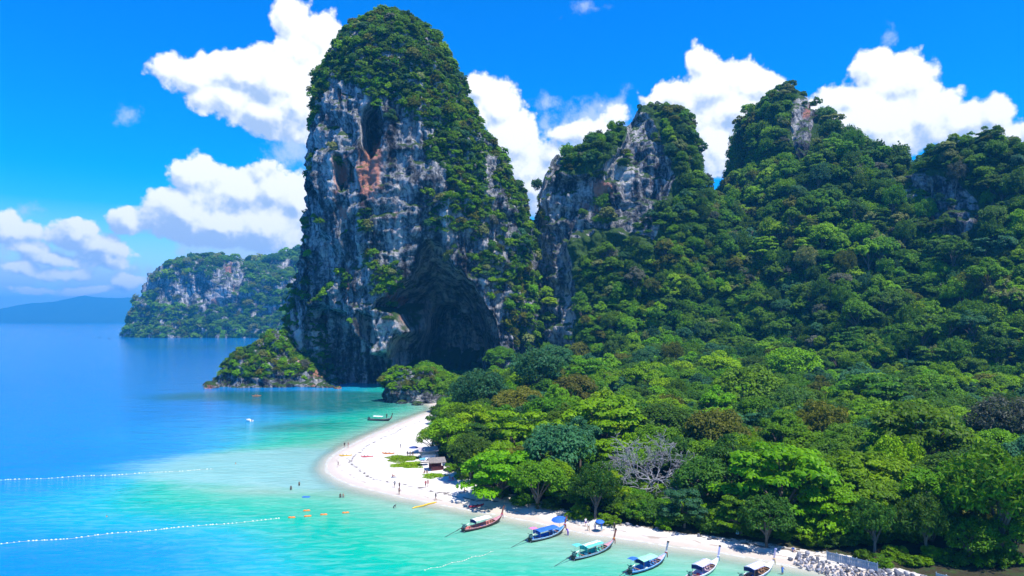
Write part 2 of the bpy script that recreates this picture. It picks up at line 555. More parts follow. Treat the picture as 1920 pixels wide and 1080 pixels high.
def build_sea():
    xs = axis(-130, 100, 1.6, -12900, 12900, 1.22); ys = axis(92, 320, 1.6, -1500, 12900, 1.22)
    X, Y = np.meshgrid(xs, ys)
    off = -shore_sd(X, Y).reshape(X.shape)
    # sandbar off the point, paled for the cloud reflection; inner bay stays greenish
    def spot(px, py, sx, sy, amt):
        cx, cy_ = G(px, py)
        return amt * np.exp(-(((X - cx) / sx) ** 2 + ((Y - cy_) / sy) ** 2))
    far = sstep(off, 0, 20)
    off2 = off - far * np.minimum(off * 0.90, spot(530, 872, 24, 24, 36) + spot(430, 878, 26, 24, 38) + spot(700, 1050, 40, 16, 10)
                                  + spot(220, 950, 26, 18, 12))
    off2 = off2 + far * (spot(150, 865, 60, 30, 40) + spot(30, 1060, 34, 18, 34) + spot(350, 720, 90, 70, 50))
    V = np.stack([X.ravel(), Y.ravel(), np.zeros(X.size)], 1)
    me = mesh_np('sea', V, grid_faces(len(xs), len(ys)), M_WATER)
    fattr(me, 'offshore', off2)
    fattr(me, 'bar', np.clip(spot(540, 868, 26, 22, 1.1) + spot(450, 874, 34, 22, 1.0) + spot(620, 900, 14, 14, .7), 0, 1.3))  # pale patch: sandbar plus painted cloud reflection
    fattr(me, 'teal_patch', np.clip(spot(500, 742, 70, 30, 1.0) + spot(620, 760, 40, 36, 0.9) + spot(560, 800, 30, 20, 0.6) + spot(330, 650, 260, 160, 0.55) + spot(700, 745, 22, 14, 0.8), 0, 1.2))
    tag(new_obj('sea', me), 'turquoise bay deepening to blue open sea', kind='structure')
    V = [(-12900, -1500, -5), (12900, -1500, -5), (12900, 12900, -5), (-12900, 12900, -5)]
    tag(new_obj('seabed', mesh_np('seabed', V, [(0, 1, 2, 3)], M_SAND)), 'sandy sea bottom', kind='structure')


build_beach()
build_sea()


# ------------------------------------------------------------------ limestone cliffs
def rock_mat(q, warm=1.0, wooded=False):
    pos = q.n('ShaderNodeNewGeometry').outputs['Position']
    nz = q.n('ShaderNodeSeparateXYZ'); q.put(nz.inputs[0], q.n('ShaderNodeNewGeometry').outputs['Normal'])
    wp = q.vec('ADD', pos, q.vec('SCALE', q.noise(pos, 0.05, 3, 0.6, out='Color'), scale=9.0))
    st = q.vec('MULTIPLY', wp, (1.0, 1.0, 0.13))
    n1 = q.noise(st, 0.16, 7, 0.66)
    n2 = q.noise(wp, 0.035, 5, 0.6)
    n3 = q.noise(pos, 0.5, 6, 0.7)
    v = q.math('MULTIPLY_ADD', q.math('SUBTRACT', n2, 0.5), 0.55, n1)
    v = q.math('MULTIPLY_ADD', q.math('SUBTRACT', n3, 0.5), 0.55, v)
    n4 = q.noise(q.vec('MULTIPLY', wp, (1.0, 1.0, 0.07)), 0.55, 4, 0.6)
    v = q.math('MULTIPLY_ADD', q.math('SUBTRACT', n4, 0.5), 0.35, v)
    col = q.ramp(v, [(0.33, (0.016, 0.017, 0.020)), (0.43, (0.065, 0.067, 0.072)), (0.50, (0.17, 0.17, 0.175)), (0.58, (0.34, 0.325, 0.315)), (0.70, (0.62, 0.56, 0.51))])
    ru = q.math('ADD', q.attr('rust'), q.math('MULTIPLY', q.math('SUBTRACT', q.noise(st, 0.13, 6, 0.68), 0.56), 2.0))
    rc = q.mix(q.noise(pos, 0.3, 4, 0.6), (0.42, 0.10, 0.045), (0.56, 0.30, 0.22))
    col = q.mix(q.step(ru, 0.20, 0.62, 0.0, 0.9 * warm), col, rc)
    # soil, moss and small plants on every ledge
    ms = q.math('MULTIPLY_ADD', q.math('SUBTRACT', n3, 0.5), 0.8, nz.outputs[2])
    col = q.mix(q.step(ms, 0.42, 0.72), col, q.mix(n3, (0.02, 0.045, 0.012), (0.06, 0.11, 0.025)))
    if wooded:      # undergrowth everywhere but on the bare faces
        bw = q.math('MULTIPLY_ADD', q.math('SUBTRACT', n2, 0.5), 0.5, q.attr('bare'))
        col = q.mix(q.step(bw, 0.35, 0.6), q.mix(n3, (0.016, 0.040, 0.010), (0.065, 0.125, 0.022)), col)
    h = q.math('MULTIPLY_ADD', n3, 0.6, q.math('MULTIPLY', n1, 1.4))
    return principled(q, col, 0.9, 0.08, q.bump(h, 1.0, 2.6))


M_ROCK = material('limestone', rock_mat)
M_HILL = material('wooded_limestone', lambda q: rock_mat(q, 1.0, True))


def theta_axis(n, front=0.78):
    nf = int(n * front); nb = n - nf
    a = np.linspace(-math.pi * 1.06, math.pi * 0.06, nf, endpoint=False)
    b = np.linspace(math.pi * 0.06, math.pi * 0.94, nb, endpoint=False)
    return np.r_[a, b]


def tower(rows, Yc, nu, nv, disp, back=None, power=2.5, zlow=-4.0, veg=0.0):
    """rows: (row, left column, right column, depth in front of the axis) from top to bottom.
    Returns displaced vertices, faces, and the undisplaced pixel rows for masks."""
    r = np.array(rows, float)
    z = CAMH + (HORIZON - r[:, 0]) / F * Yc
    cx = ((r[:, 1] + r[:, 2]) / 2 - 960) / F * Yc
    hw = (r[:, 2] - r[:, 1]) / 2 / F * Yc
    bf = r[:, 3]
    wz = np.clip((z - z[-1]) / (z[0] - z[-1]), 0, 1)
    z = z - veg * wz ** 2
    hw = np.maximum(hw - 0.55 * veg * np.clip(wz * 2, 0, 1), np.minimum(hw, 0.6))
    bb = bf if back is None else np.minimum(bf, back)
    if z[-1] > zlow:
        z = np.r_[z, zlow]; cx = np.r_[cx, cx[-1]]; hw = np.r_[hw, hw[-1]]; bf = np.r_[bf, bf[-1]]; bb = np.r_[bb, bb[-1]]
    ln = np.r_[0, np.cumsum(np.hypot(np.diff(z), np.diff(hw) + np.diff(bf) * 0.5))]
    t = np.linspace(0, ln[-1], nv)
    ip = lambda a: np.interp(t, ln, a)
    z, cx, hw, bf, bb = ip(z), ip(cx), ip(hw), ip(bf), ip(bb)
    th = theta_axis(nu)
    T, Zr = np.meshgrid(th, z)
    c, s = np.cos(T), np.sin(T)
    cc = np.sign(c) * np.abs(c) ** (2 / power); ss = np.sign(s) * np.abs(s) ** (2 / power)
    X = cx[:, None] + hw[:, None] * cc
    Y = Yc + np.where(s < 0, bf[:, None], bb[:, None]) * ss
    V = np.stack([X, Y, Zr], -1)
    # normals
    du = np.roll(V, -1, 1) - np.roll(V, 1, 1)
    dv = np.gradient(V, axis=0)
    N = np.cross(dv, du)
    N /= np.linalg.norm(N, axis=-1)[..., None] + 1e-9
    outw = np.stack([c, s, np.zeros_like(c)], -1)
    N *= np.sign((N * outw).sum(-1) + N[..., 2] * 1e-3 + 1e-9)[..., None]
    V2 = disp(V.reshape(-1, 3), N.reshape(-1, 3), T.ravel())
    Fc = grid_faces(nu, nv, wrap=True)
    return V2, Fc, V.reshape(-1, 3), T.ravel()


def cliff_noise(V, N, amp=1.0, flute=1.0, top_soft=None, seed=0.0, ledge=1.0):
    P = V + seed
    W = P + 6.0 * np.stack([fbm(P * 0.03 + 5, 2), fbm(P * 0.03 + 9, 2), np.zeros(len(P))], 1)
    big = fbm(P * np.array([0.022, 0.022, 0.014]), 3) * 13.0
    fl = (ridged(W * np.array([0.075, 0.075, 0.012]), 3) - 0.55) * 6.5 * flute
    fl2 = (ridged(W * np.array([0.22, 0.22, 0.035]) + 40, 2) - 0.5) * 3.0 * flute
    blk = fbm(W * 0.09 + 70, 4) * 9.5
    blk = blk + fbm(W * 0.26 + 20, 3) * 3.0
    led = np.abs(perlin(W * np.array([0.03, 0.03, 0.085]) + 3)) * 6.0 * ledge - 1.6 * ledge
    d = (big + fl + fl2 + blk + led) * amp
    if top_soft is not None: d = d * top_soft
    return d


MAIN_ROWS = [  # the great rock tower
    (15, 733, 737, 3), (17, 715, 752, 10), (22, 692, 778, 17), (30, 672, 796, 23), (42, 655, 812, 29), (60, 638, 826, 34), (85, 622, 842, 39), (115, 609, 858, 43),
    (145, 600, 872, 46), (185, 591, 888, 49), (230, 584, 917, 52), (280, 580, 948, 54), (330, 575, 969, 56), (385, 572, 996, 57), (430, 571, 1008, 58),
    (500, 568, 1012, 58), (560, 566, 1006, 58), (620, 566, 1010, 58), (680, 568, 1012, 57), (730, 570, 1012, 56), (760, 570, 1012, 56)]
MAIN_Y = 455.0
CAVE = [(812, 448), (838, 478), (862, 505), (886, 535), (905, 560), (925, 590), (938, 640), (945, 700), (730, 720), (722, 670), (735, 640), (762, 622),
        (742, 590), (700, 575), (722, 548), (760, 520), (782, 480), (798, 452)]
CAVE_DEEP = [(800, 566), (830, 560), (868, 590), (900, 640), (905, 720), (760, 720), (762, 650), (780, 600)]
SLOT = [(700, 190), (716, 205), (722, 250), (708, 290), (690, 300), (678, 280), (676, 230), (684, 200)]
FOOT = [(562, 560), (600, 575), (640, 585), (668, 630), (700, 660), (724, 655), (726, 745), (560, 745)]
DARKS = [[(577, 330), (596, 345), (604, 420), (618, 470), (612, 540), (590, 560), (566, 560), (566, 420)],
         [(634, 292), (646, 300), (650, 330), (640, 360), (630, 340)], [(655, 300), (668, 312), (664, 345), (652, 340)],
         [(630, 172), (640, 170), (642, 186), (634, 190)], [(668, 586), (700, 590), (706, 640), (690, 660), (672, 625)]]
RUSTS = [((690, 325), 24, 52, 1.25), ((700, 275), 14, 30, 1.1), ((640, 320), 16, 44, 0.8), ((738, 600), 30, 34, 0.45), ((640, 400), 14, 20, 0.7), ((640, 520), 26, 48, 0.55),
         ((625, 560), 16, 30, 0.4), ((585, 600), 14, 55, 0.35), ((636, 178), 8, 8, 1.0), ((752, 390), 28, 60, 0.35), ((700, 430), 10, 20, 0.6), ((730, 560), 14, 30, 0.6), ((800, 610), 20, 20, 0.2)]


def main_disp(V, N, T):
    px = to_px(V)
    q = px + np.stack([9 * fbm(V * np.array([0.12, 0.12, 0.03]) + 11, 3), 16 * fbm(V * np.array([0.16, 0.16, 0.02]) + 23, 3)], 1)
    top = 0.35 + 0.65 * sstep(px[:, 1], 20, 200)
    d = cliff_noise(V, N, 0.62, 1.15, top)
    out = V + N * d[:, None]
    front = sstep(-np.sin(T), 0.05, 0.35)
    push = np.zeros(len(V))
    sd = poly_sd(q, CAVE); push += (14 + 28 * sstep(px[:, 1], 455, 575)) * sstep(sd, -1, 8) + 24 * sstep(sd, 8, 45) * sstep(px[:, 1], 440, 540)
    sd = poly_sd(q, CAVE_DEEP); push += 32 * sstep(sd, 0, 14)
    sd = poly_sd(q, SLOT); push += 20 * sstep(sd, -1, 7)
    sd = poly_sd(q, FOOT); push += 30 * sstep(sd, -2, 10)
    for D in DARKS:
        sd = poly_sd(q, D); push += 11 * sstep(sd, -2, 7)
    # overhanging pillars hang down between the hollows
    out[:, 1] += push * front
    return out


def rust_attr(V, spots):
    px = to_px(V)
    r = np.zeros(len(V))
    for (c, sx, sy, a) in spots:
        r = np.maximum(r, a * np.exp(-((px[:, 0] - c[0]) / sx) ** 2 - ((px[:, 1] - c[1]) / sy) ** 2))
    return r


TOWERS = {}


def make_tower(name, label, rows, Yc, nu, nv, disp, rust=(), back=None, power=2.5, mat=None, bare=None, veg=0.0):
    V, Fc, V0, T = tower(rows, Yc, nu, nv, disp, back, power, -4.0, veg)
    me = mesh_np(name, V, Fc, mat or M_ROCK)
    fattr(me, 'rust', rust_attr(V0, rust) if len(rust) else np.zeros(len(V)))
    if bare:
        fattr(me, 'bare', sstep(np.max([poly_sd(to_px(V0), b) for b in bare], axis=0), -8, 6))
    o = new_obj(name, me)
    tag(o, label, kind='structure')
    fv = V[Fc]
    n = np.cross(fv[:, 2] - fv[:, 0], fv[:, 3] - fv[:, 1]); a = np.linalg.norm(n, axis=1) / 2
    n = n / (2 * a[:, None] + 1e-9)
    fth = T[Fc[:, 0]]
    outw = np.stack([np.cos(fth), np.sin(fth), np.zeros(len(fth))], 1)
    sgn = np.sign((n * outw).sum(1)); flip = np.median(sgn)
    n = n * flip
    TOWERS[name] = dict(o=o, c=fv.mean(1), n=n, a=a, px=to_px(V0[Fc].mean(1)), th=fth, fv=fv)
    return o


make_tower('rock_tower', 'huge limestone tower with bushy top, streaked face and dark cave at its foot', MAIN_ROWS, MAIN_Y, 430, 430, main_disp, RUSTS, back=60, veg=8.0)

# --- jagged peak beside the tower
PEAK_ROWS = [
    (188, 1203, 1210, 2), (196, 1192, 1226, 6), (206, 1184, 1286, 12), (222, 1174, 1294, 18), (240, 1150, 1296, 24), (262, 1112, 1297, 30), (290, 1082, 1298, 36), (312, 1040, 1300, 40),
    (340, 1016, 1304, 44), (380, 1002, 1330, 48), (430, 994, 1400, 52), (500, 988, 1450, 60), (580, 986, 1500, 74), (630, 986, 1530, 90), (680, 986, 1540, 104), (740, 986, 1560, 112)]
PEAK_Y = 475.0
PEAK_ROCK = [(1095, 330), (1130, 318), (1150, 290), (1176, 250), (1184, 212), (1215, 218), (1236, 250), (1252, 300), (1262, 330), (1248, 385), (1226, 446), (1190, 440), (1160, 432), (1130, 424), (1100, 436),
             (1075, 450), (1050, 450), (1020, 400), (1030, 350), (1050, 330)]
PEAK_WALL = [(1000, 385), (1030, 390), (1056, 440), (1076, 520), (1080, 600), (1066, 690), (1000, 690)]


def peak_disp(V, N, T):
    px = to_px(V)
    d = cliff_noise(V, N, 0.70, 0.9, 0.4 + 0.6 * sstep(px[:, 1], 190, 300), seed=137.0)
    out = V + N * d[:, None]
    front = sstep(-np.sin(T), 0.05, 0.35)
    q = px + np.stack([8 * fbm(V * 0.08 + 11, 3), 10 * fbm(V * 0.08 + 23, 3)], 1)
    out[:, 1] += front * (9 * sstep(poly_sd(q, PEAK_ROCK), -3, 10) + 8 * sstep(poly_sd(q, PEAK_WALL), -3, 12))
    return out


make_tower('rocky_peak', 'jagged limestone peak with bare grey face beside the great tower', PEAK_ROWS, PEAK_Y, 300, 300, peak_disp,
           [((1130, 350), 22, 25, 0.9), ((1110, 385), 20, 20, 0.6), ((1225, 340), 10, 20, 0.5)], back=60, mat=M_HILL, bare=[PEAK_ROCK, PEAK_WALL], veg=6.0)
# a thin spire on its left shoulder
make_tower('rock_spire', 'thin pointed rock spire on the left shoulder of the jagged peak',
           [(291, 1042, 1047, 1), (300, 1036, 1051, 3), (315, 1028, 1058, 6), (340, 1020, 1066, 9), (380, 1012, 1070, 12)], 462.0, 60, 50,
           lambda V, N, T: V + N * (cliff_noise(V, N, 0.25, 1.0, None, 55.0))[:, None], back=12)

# --- wooded cone with a rock streak
CONE_ROWS = [
    (142, 1474, 1486, 3), (148, 1458, 1498, 8), (160, 1434, 1508, 13), (180, 1416, 1516, 19), (205, 1404, 1520, 26), (235, 1394, 1532, 34), (262, 1388, 1552, 44), (290, 1384, 1580, 56), (320, 1380, 1612, 68),
    (360, 1362, 1656, 88), (420, 1316, 1760, 110), (500, 1270, 1860, 142), (550, 1250, 1890, 166), (600, 1230, 1920, 196), (640, 1220, 1940, 220), (680, 1210, 1940, 244), (720, 1210, 1940, 262)]
CONE_Y = 520.0
CONE_ROCK = [(1488, 185), (1512, 178), (1530, 205), (1522, 250), (1512, 285), (1490, 290), (1484, 240)]


def cone_disp(V, N, T):
    px = to_px(V)
    d = cliff_noise(V, N, 0.9, 0.5, 0.3 + 0.7 * sstep(px[:, 1], 150, 260), seed=291.0, ledge=0.15)
    return V + N * d[:, None]


make_tower('wooded_peak', 'steep wooded cone peak with narrow streak of bare rock', CONE_ROWS, CONE_Y, 220, 200, cone_disp, [((1512, 212), 8, 14, 0.8)], back=60, power=2.2, mat=M_HILL, bare=[CONE_ROCK], veg=8.0)

# --- right-hand ridge
RIDGE_ROWS = [
    (247, 1765, 1782, 4), (254, 1744, 1806, 10), (264, 1730, 1846, 16), (280, 1720, 2000, 24), (300, 1712, 2120, 32), (335, 1704, 2200, 44), (380, 1692, 2260, 58), (450, 1680, 2320, 84), (530, 1660, 2400, 116), (580, 1645, 2440, 142), (620, 1635, 2460, 168), (660, 1625, 2480, 190), (700, 1620, 2500, 208), (790, 1600, 2520, 226)]
RIDGE_Y = 400.0
RIDGE_ROCK = [(1680, 318), (1716, 296), (1738, 330), (1790, 335), (1826, 362), (1838, 410), (1800, 440), (1770, 436), (1738, 462), (1712, 492), (1680, 490)]


def ridge_disp(V, N, T):
    d = cliff_noise(V, N, 0.95, 0.5, None, seed=411.0, ledge=0.15)
    return V + N * d[:, None]


make_tower('wooded_ridge', 'broad wooded ridge with small grey cliff at its crest', RIDGE_ROWS, RIDGE_Y, 240, 180, ridge_disp, [((1735, 408), 8, 12, 1.0)], back=70, power=2.2, mat=M_HILL, bare=[RIDGE_ROCK], veg=8.0)

# --- headland across the bay, low islet, beach outcrop
CAPE_ROWS = [
    (469, 398, 424, 8), (474, 372, 440, 20), (482, 345, 452, 34), (490, 306, 462, 44), (500, 290, 480, 52), (512, 278, 560, 60), (535, 268, 620, 68), (560, 263, 660, 76), (590, 258, 680, 88), (612, 252, 690, 104), (628, 247, 700, 116), (640, 246, 700, 120)]
CAPE_Y = 1640.0


def cape_disp(V, N, T):
    px = to_px(V)
    d = cliff_noise(V * 0.42, N, 1.5, 1.3, 0.4 + 0.6 * sstep(px[:, 1], 470, 500), seed=77.0)
    return V + N * d[:, None]


make_tower('headland', 'distant cliffed headland with wooded top across the bay', CAPE_ROWS, CAPE_Y, 230, 130, cape_disp,
           [((428, 508), 9, 9, 0.8), ((440, 545), 5, 14, 0.5), ((402, 567), 14, 7, 0.8), ((355, 572), 10, 4, 0.5)], back=140, veg=12.0)
CAPE2_ROWS = [(458, 560, 640, 20), (466, 540, 660, 50), (475, 520, 690, 70), (482, 478, 700, 90), (500, 468, 720, 110), (540, 462, 740, 140), (600, 455, 760, 160), (640, 455, 760, 170)]
make_tower('headland_hill', 'wooded hill behind the headland cliffs, left of the great tower', CAPE2_ROWS, 1800.0, 110, 70, cape_disp, back=140, veg=12.0)

ISLET_ROWS = [(622, 512, 526, 3), (634, 496, 536, 6), (650, 480, 544, 9), (664, 446, 552, 13), (676, 434, 574, 16), (688, 424, 604, 18), (702, 414, 626, 20), (716, 402, 640, 22), (730, 378, 652, 24), (736, 376, 654, 24)]


def islet_disp(V, N, T):
    return V + N * (cliff_noise(V * 2.2, N, 0.30, 0.6, None, seed=19.0) + 1.0 * fbm(V * 0.25, 3))[:, None]


make_tower('rocky_islet', 'low rocky islet grown over with bushes at the foot of the tower', ISLET_ROWS, 425.0, 200, 90, islet_disp, [((575, 682), 26, 8, 1.0), ((600, 700), 16, 10, 0.9), ((635, 722), 10, 8, 0.6), ((395, 722), 20, 8, 0.4)], back=22, power=2.1)
SHOULDER_ROWS = [(505, 566, 578, 3), (520, 560, 590, 6), (540, 552, 600, 9), (570, 545, 610, 12), (610, 541, 620, 15), (650, 543, 625, 17), (700, 552, 630, 18), (735, 556, 630, 18)]
make_tower('cliff_shoulder', 'bushy rock shoulder leaning on the left foot of the great tower', SHOULDER_ROWS, 450.0, 110, 110,
           lambda V, N, T: V + N * cliff_noise(V, N, 0.4, 1.0, None, 31.0)[:, None], [((560, 600), 20, 40, 0.4)], back=20)
OUTCROP_ROWS = [(690, 745, 800, 3), (702, 730, 830, 6), (716, 722, 850, 8), (730, 720, 862, 10), (745, 718, 870, 11), (758, 718, 876, 12), (766, 720, 880, 12)]
make_tower('shore_outcrop', 'grey rock outcrop at the water beside the far end of the beach', OUTCROP_ROWS, 338.0, 150, 60, islet_disp, [], back=18)

# --- far hills on the horizon
def far_hills():
    Yh = 11000.0
    prof = [(-700, 590), (-300, 588), (-100, 584), (0, 580), (20, 577), (60, 568), (100, 566), (130, 560), (158, 553), (175, 557), (205, 559), (245, 558), (300, 560), (380, 566), (520, 575), (760, 585), (1200, 592)]
    xs = np.linspace(-700, 1200, 260)
    py = np.interp(xs, [p[0] for p in prof], [p[1] for p in prof])
    top = CAMH + (HORIZON - py) / F * Yh
    X = (xs - 960) / F * Yh
    prof_t = np.array([0, .12, .3, .5, .7, .85, 1.0])
    V = []
    for k, t in enumerate(prof_t):
        for j in range(len(xs)):
            hh = math.sin(t * math.pi) ** 0.7
            V.append((X[j], Yh - 800 + 1600 * t, -3 + hh * (top[j] + 3)))
    V = np.array(V)
    V[:, 2] += np.clip(V[:, 2] / 60, 0, 1) * 16 * fbm(V * 0.006, 5)
    q = material('far_forest', lambda q: principled(q, q.mix(q.noise(q.n('ShaderNodeNewGeometry').outputs['Position'], 0.01, 5, 0.6), (0.02, 0.05, 0.02), (0.06, 0.10, 0.04)), 0.9, 0.1))
    tag(new_obj('hills', mesh_np('hills', V, grid_faces(len(xs), len(prof_t)), q)), 'low blue hills far off on the horizon', kind='structure')


far_hills()

# ------------------------------------------------------------------ forest floor
def floor_h(x, y):
    x = np.ravel(x); y = np.ravel(y)
    P = np.stack([x, y], 1)
    ed = poly_sd(P, EDGE)
    h = beach_h(x, y) + 0.12 + sstep(ed, 0, 60) * 2.0
    # ground rises towards the foot of the hills
    foot = np.clip((y - 250 + 0.25 * np.clip(x - 40, 0, 300)) / 150, 0, 1)
    h = h + 16 * foot ** 1.5 * sstep(x, -40, 30)
    h = h + 1.2 * fbm(np.stack([x * 0.02, y * 0.02, x * 0], 1), 3) * sstep(ed, 4, 30)
    return h - 0.8 * sstep(-ed, -3.0, 4.0)


def floor_mat(q):
    pos = q.n('ShaderNodeNewGeometry').outputs['Position']
    n = q.noise(pos, 0.6, 6, 0.7)
    col = q.ramp(n, [(0.3, (0.018, 0.022, 0.010)), (0.5, (0.045, 0.040, 0.022)), (0.62, (0.03, 0.06, 0.015)), (0.8, (0.11, 0.085, 0.05))])
    return principled(q, col, 0.95, 0.1, q.bump(n, 0.8, 0.4))


def build_floor():
    xs = axis(-60, 140, 2.5, -90, 620, 1.2); ys = axis(92, 300, 2.5, 50, 620, 1.2)
    X, Y = np.meshgrid(xs, ys)
    Z = floor_h(X, Y)
    V = np.stack([X.ravel(), Y.ravel(), np.maximum(Z, -3.5)], 1)
    tag(new_obj('ground', mesh_np('ground', V, grid_faces(len(xs), len(ys)), material('forest_floor', floor_mat))), 'shaded forest floor behind the beach', kind='structure')


build_floor()


# ------------------------------------------------------------------ sea air
def build_haze():
    x0, x1, y0, y1, z0, z1 = -13000, 13000, -1600, 13000, -7.0, 470
    V = [(x0, y0, z0), (x1, y0, z0), (x1, y1, z0), (x0, y1, z0), (x0, y0, z1), (x1, y0, z1), (x1, y1, z1), (x0, y1, z1)]
    fc = [(0, 3, 2, 1), (4, 5, 6, 7), (0, 1, 5, 4), (1, 2, 6, 5), (2, 3, 7, 6), (3, 0, 4, 7)]
    m = bpy.data.materials.new('sea_air'); m.use_nodes = True
    m.node_tree.nodes.clear()
    q = NT(m.node_tree)
    out = q.n('ShaderNodeOutputMaterial')
    v = q.n('ShaderNodeVolumePrincipled')
    v.inputs['Color'].default_value = (0.05, 0.46, 1.0, 1)
    v.inputs['Density'].default_value = HAZE
    v.inputs['Anisotropy'].default_value = 0.0
    q.t.links.new(v.outputs[0], out.inputs['Volume'])
    tag(new_obj('haze', mesh_np('haze', V, fc, m, smooth=False)), 'thin blue sea haze over the bay', kind='stuff')


HAZE = 1.4e-4
build_haze()

# ------------------------------------------------------------------ foliage
def leaf_mat(name, c1, c2, trans=0.36, gloss=0.45, shift=1.0):
    def b(q):
        r = q.attr('leaf_tone')
        ob = q.n('ShaderNodeObjectInfo').outputs['Random']
        col = q.mix(q.step(r, 0.0, 1.0), c1, c2)
        hs = q.n('ShaderNodeHueSaturation')
        q.put(hs.inputs['Hue'], q.lin(ob, 0, 1, 0.5 - 0.016 * shift, 0.5 + 0.016 * shift))
        q.put(hs.inputs['Saturation'], 1.05)
        q.put(hs.inputs['Value'], q.lin(q.math('FRACT', q.math('MULTIPLY', ob, 7.31)), 0, 1, 0.82, 1.46))
        q.put(hs.inputs['Color'], col)
        p = principled(q, hs.outputs[0], gloss, 0.13)
        t = q.n('ShaderNodeBsdfTranslucent')
        q.put(t.inputs[0], q.mix(0.5, hs.outputs[0], (0.20, 0.30, 0.02)))
        m = q.n('ShaderNodeMixShader'); m.inputs[0].default_value = trans
        q.t.links.new(p, m.inputs[1]); q.t.links.new(t.outputs[0], m.inputs[2])
        return m.outputs[0]
    return material(name, b)


LEAF = {
    'mid': leaf_mat('leaf_mid_green', (0.046, 0.120, 0.010), (0.120, 0.250, 0.014)),
    'bright': leaf_mat('leaf_bright_green', (0.080, 0.195, 0.008), (0.180, 0.350, 0.012)),
    'lime': leaf_mat('leaf_lime_green', (0.120, 0.240, 0.008), (0.250, 0.400, 0.010)),
    'dark': leaf_mat('leaf_dark_green', (0.026, 0.078, 0.012), (0.074, 0.160, 0.018)),
    'olive': leaf_mat('leaf_olive', (0.070, 0.090, 0.012), (0.160, 0.165, 0.018)),
    'blue': leaf_mat('leaf_blue_green', (0.022, 0.080, 0.034), (0.060, 0.170, 0.060)),
    'grey': leaf_mat('leaf_grey_brown', (0.060, 0.070, 0.048), (0.150, 0.150, 0.105)),
    'pale': leaf_mat('leaf_pale_yellow', (0.120, 0.160, 0.040), (0.260, 0.280, 0.090)),
}


def bark_b(c1, c2):
    def b(q):
        co = q.n('ShaderNodeTexCoord').outputs['Object']
        n = q.noise(q.vec('MULTIPLY', co, (1, 1, 0.25)), 9.0, 5, 0.65)
        return principled(q, q.mix(q.step(n, 0.3, 0.7), c1, c2), 0.9, 0.15, q.bump(n, 0.8, 0.03))
    return b


M_BARK = material('bark', bark_b((0.06, 0.045, 0.032), (0.19, 0.16, 0.13)))
M_BARE = material('bleached_bark', bark_b((0.15, 0.145, 0.15), (0.38, 0.37, 0.38)))


def crown_points(kind, n, rs):
    """leaf centres and facing directions of a crown of radius 1 around the trunk top"""
    P, N = [], []
    if kind == 'tiered':        # flat shelves of big leaves, like a sea almond
        clumps = []
        for k in range(64):
            t = rs.uniform(0, 1)
            zc = 0.12 + 0.78 * (math.floor(t * 5) + rs.uniform(0, 0.45)) / 5.0
            rr = math.sqrt(max(0.05, 1 - ((zc - 0.2) / 0.8) ** 2)) * rs.uniform(0.35, 0.95)
            a = rs.uniform(0, 2 * math.pi)
            clumps.append((rr * math.cos(a), rr * math.sin(a), zc, rs.uniform(0.16, 0.30), 0.28))
    elif kind == 'round':
        clumps = []
        for k in range(80):
            v = rs.normal(size=3); v /= np.linalg.norm(v)
            if v[2] < -0.35: v[2] *= -1
            r = rs.uniform(0.62, 0.86)
            clumps.append((v[0] * r, v[1] * r, 0.42 + v[2] * r * 0.62, rs.uniform(0.15, 0.27), 0.75))
    elif kind == 'billow':      # a few large separate heads
        clumps = []
        heads = [(0, 0, 0.75, 0.42)] + [(0.55 * math.cos(a), 0.55 * math.sin(a), rs.uniform(0.35, 0.62), rs.uniform(0.30, 0.42)) for a in np.arange(6) * 1.05 + rs.uniform(0, 1)]
        for hx, hy, hz, hr in heads:
            for k in range(17):
                v = rs.normal(size=3); v /= np.linalg.norm(v)
                if v[2] < -0.3: v[2] *= -1
                clumps.append((hx + v[0] * hr * 0.8, hy + v[1] * hr * 0.8, hz + v[2] * hr * 0.65, rs.uniform(0.10, 0.18), 0.7))
    elif kind == 'feathery':
        clumps = []
        for k in range(90):
            v = rs.normal(size=3); v /= np.linalg.norm(v)
            if v[2] < -0.4: v[2] *= -1
            r = rs.uniform(0.3, 0.82)
            clumps.append((v[0] * r, v[1] * r, 0.45 + v[2] * r * 0.72, rs.uniform(0.14, 0.26), 1.1))
    else:                       # low bush down to the ground
        clumps = []
        for k in range(60):
            v = rs.normal(size=3); v /= np.linalg.norm(v); v[2] = abs(v[2])
            r = rs.uniform(0.40, 0.98)
            clumps.append((v[0] * r, v[1] * r, v[2] * r * 0.85, rs.uniform(0.12, 0.30), 0.75))
    cl = np.array(clumps)
    w = cl[:, 3] ** 2; w /= w.sum()
    idx = rs.choice(len(cl), n, p=w)
    v = rs.normal(size=(n, 3)); v /= np.linalg.norm(v, axis=1)[:, None]
    low = v[:, 2] < -0.25
    v[low, 2] *= -rs.uniform(0.2, 1, low.sum())
    rr = cl[idx, 3] * rs.uniform(0.55, 1.0, n) ** 0.6
    off = v * rr[:, None]; off[:, 2] *= cl[idx, 4]
    P = cl[idx, :3] + off
    N = v * 0.55 + np.array([0, 0, 0.75]) + rs.normal(size=(n, 3)) * 0.33
    tone = np.clip(0.5 + rs.normal(size=n) * 0.22 + (rs.uniform(size=len(cl)) - 0.5)[idx] * 0.5, 0, 1)
    return P, N / np.linalg.norm(N, axis=1)[:, None], tone, cl


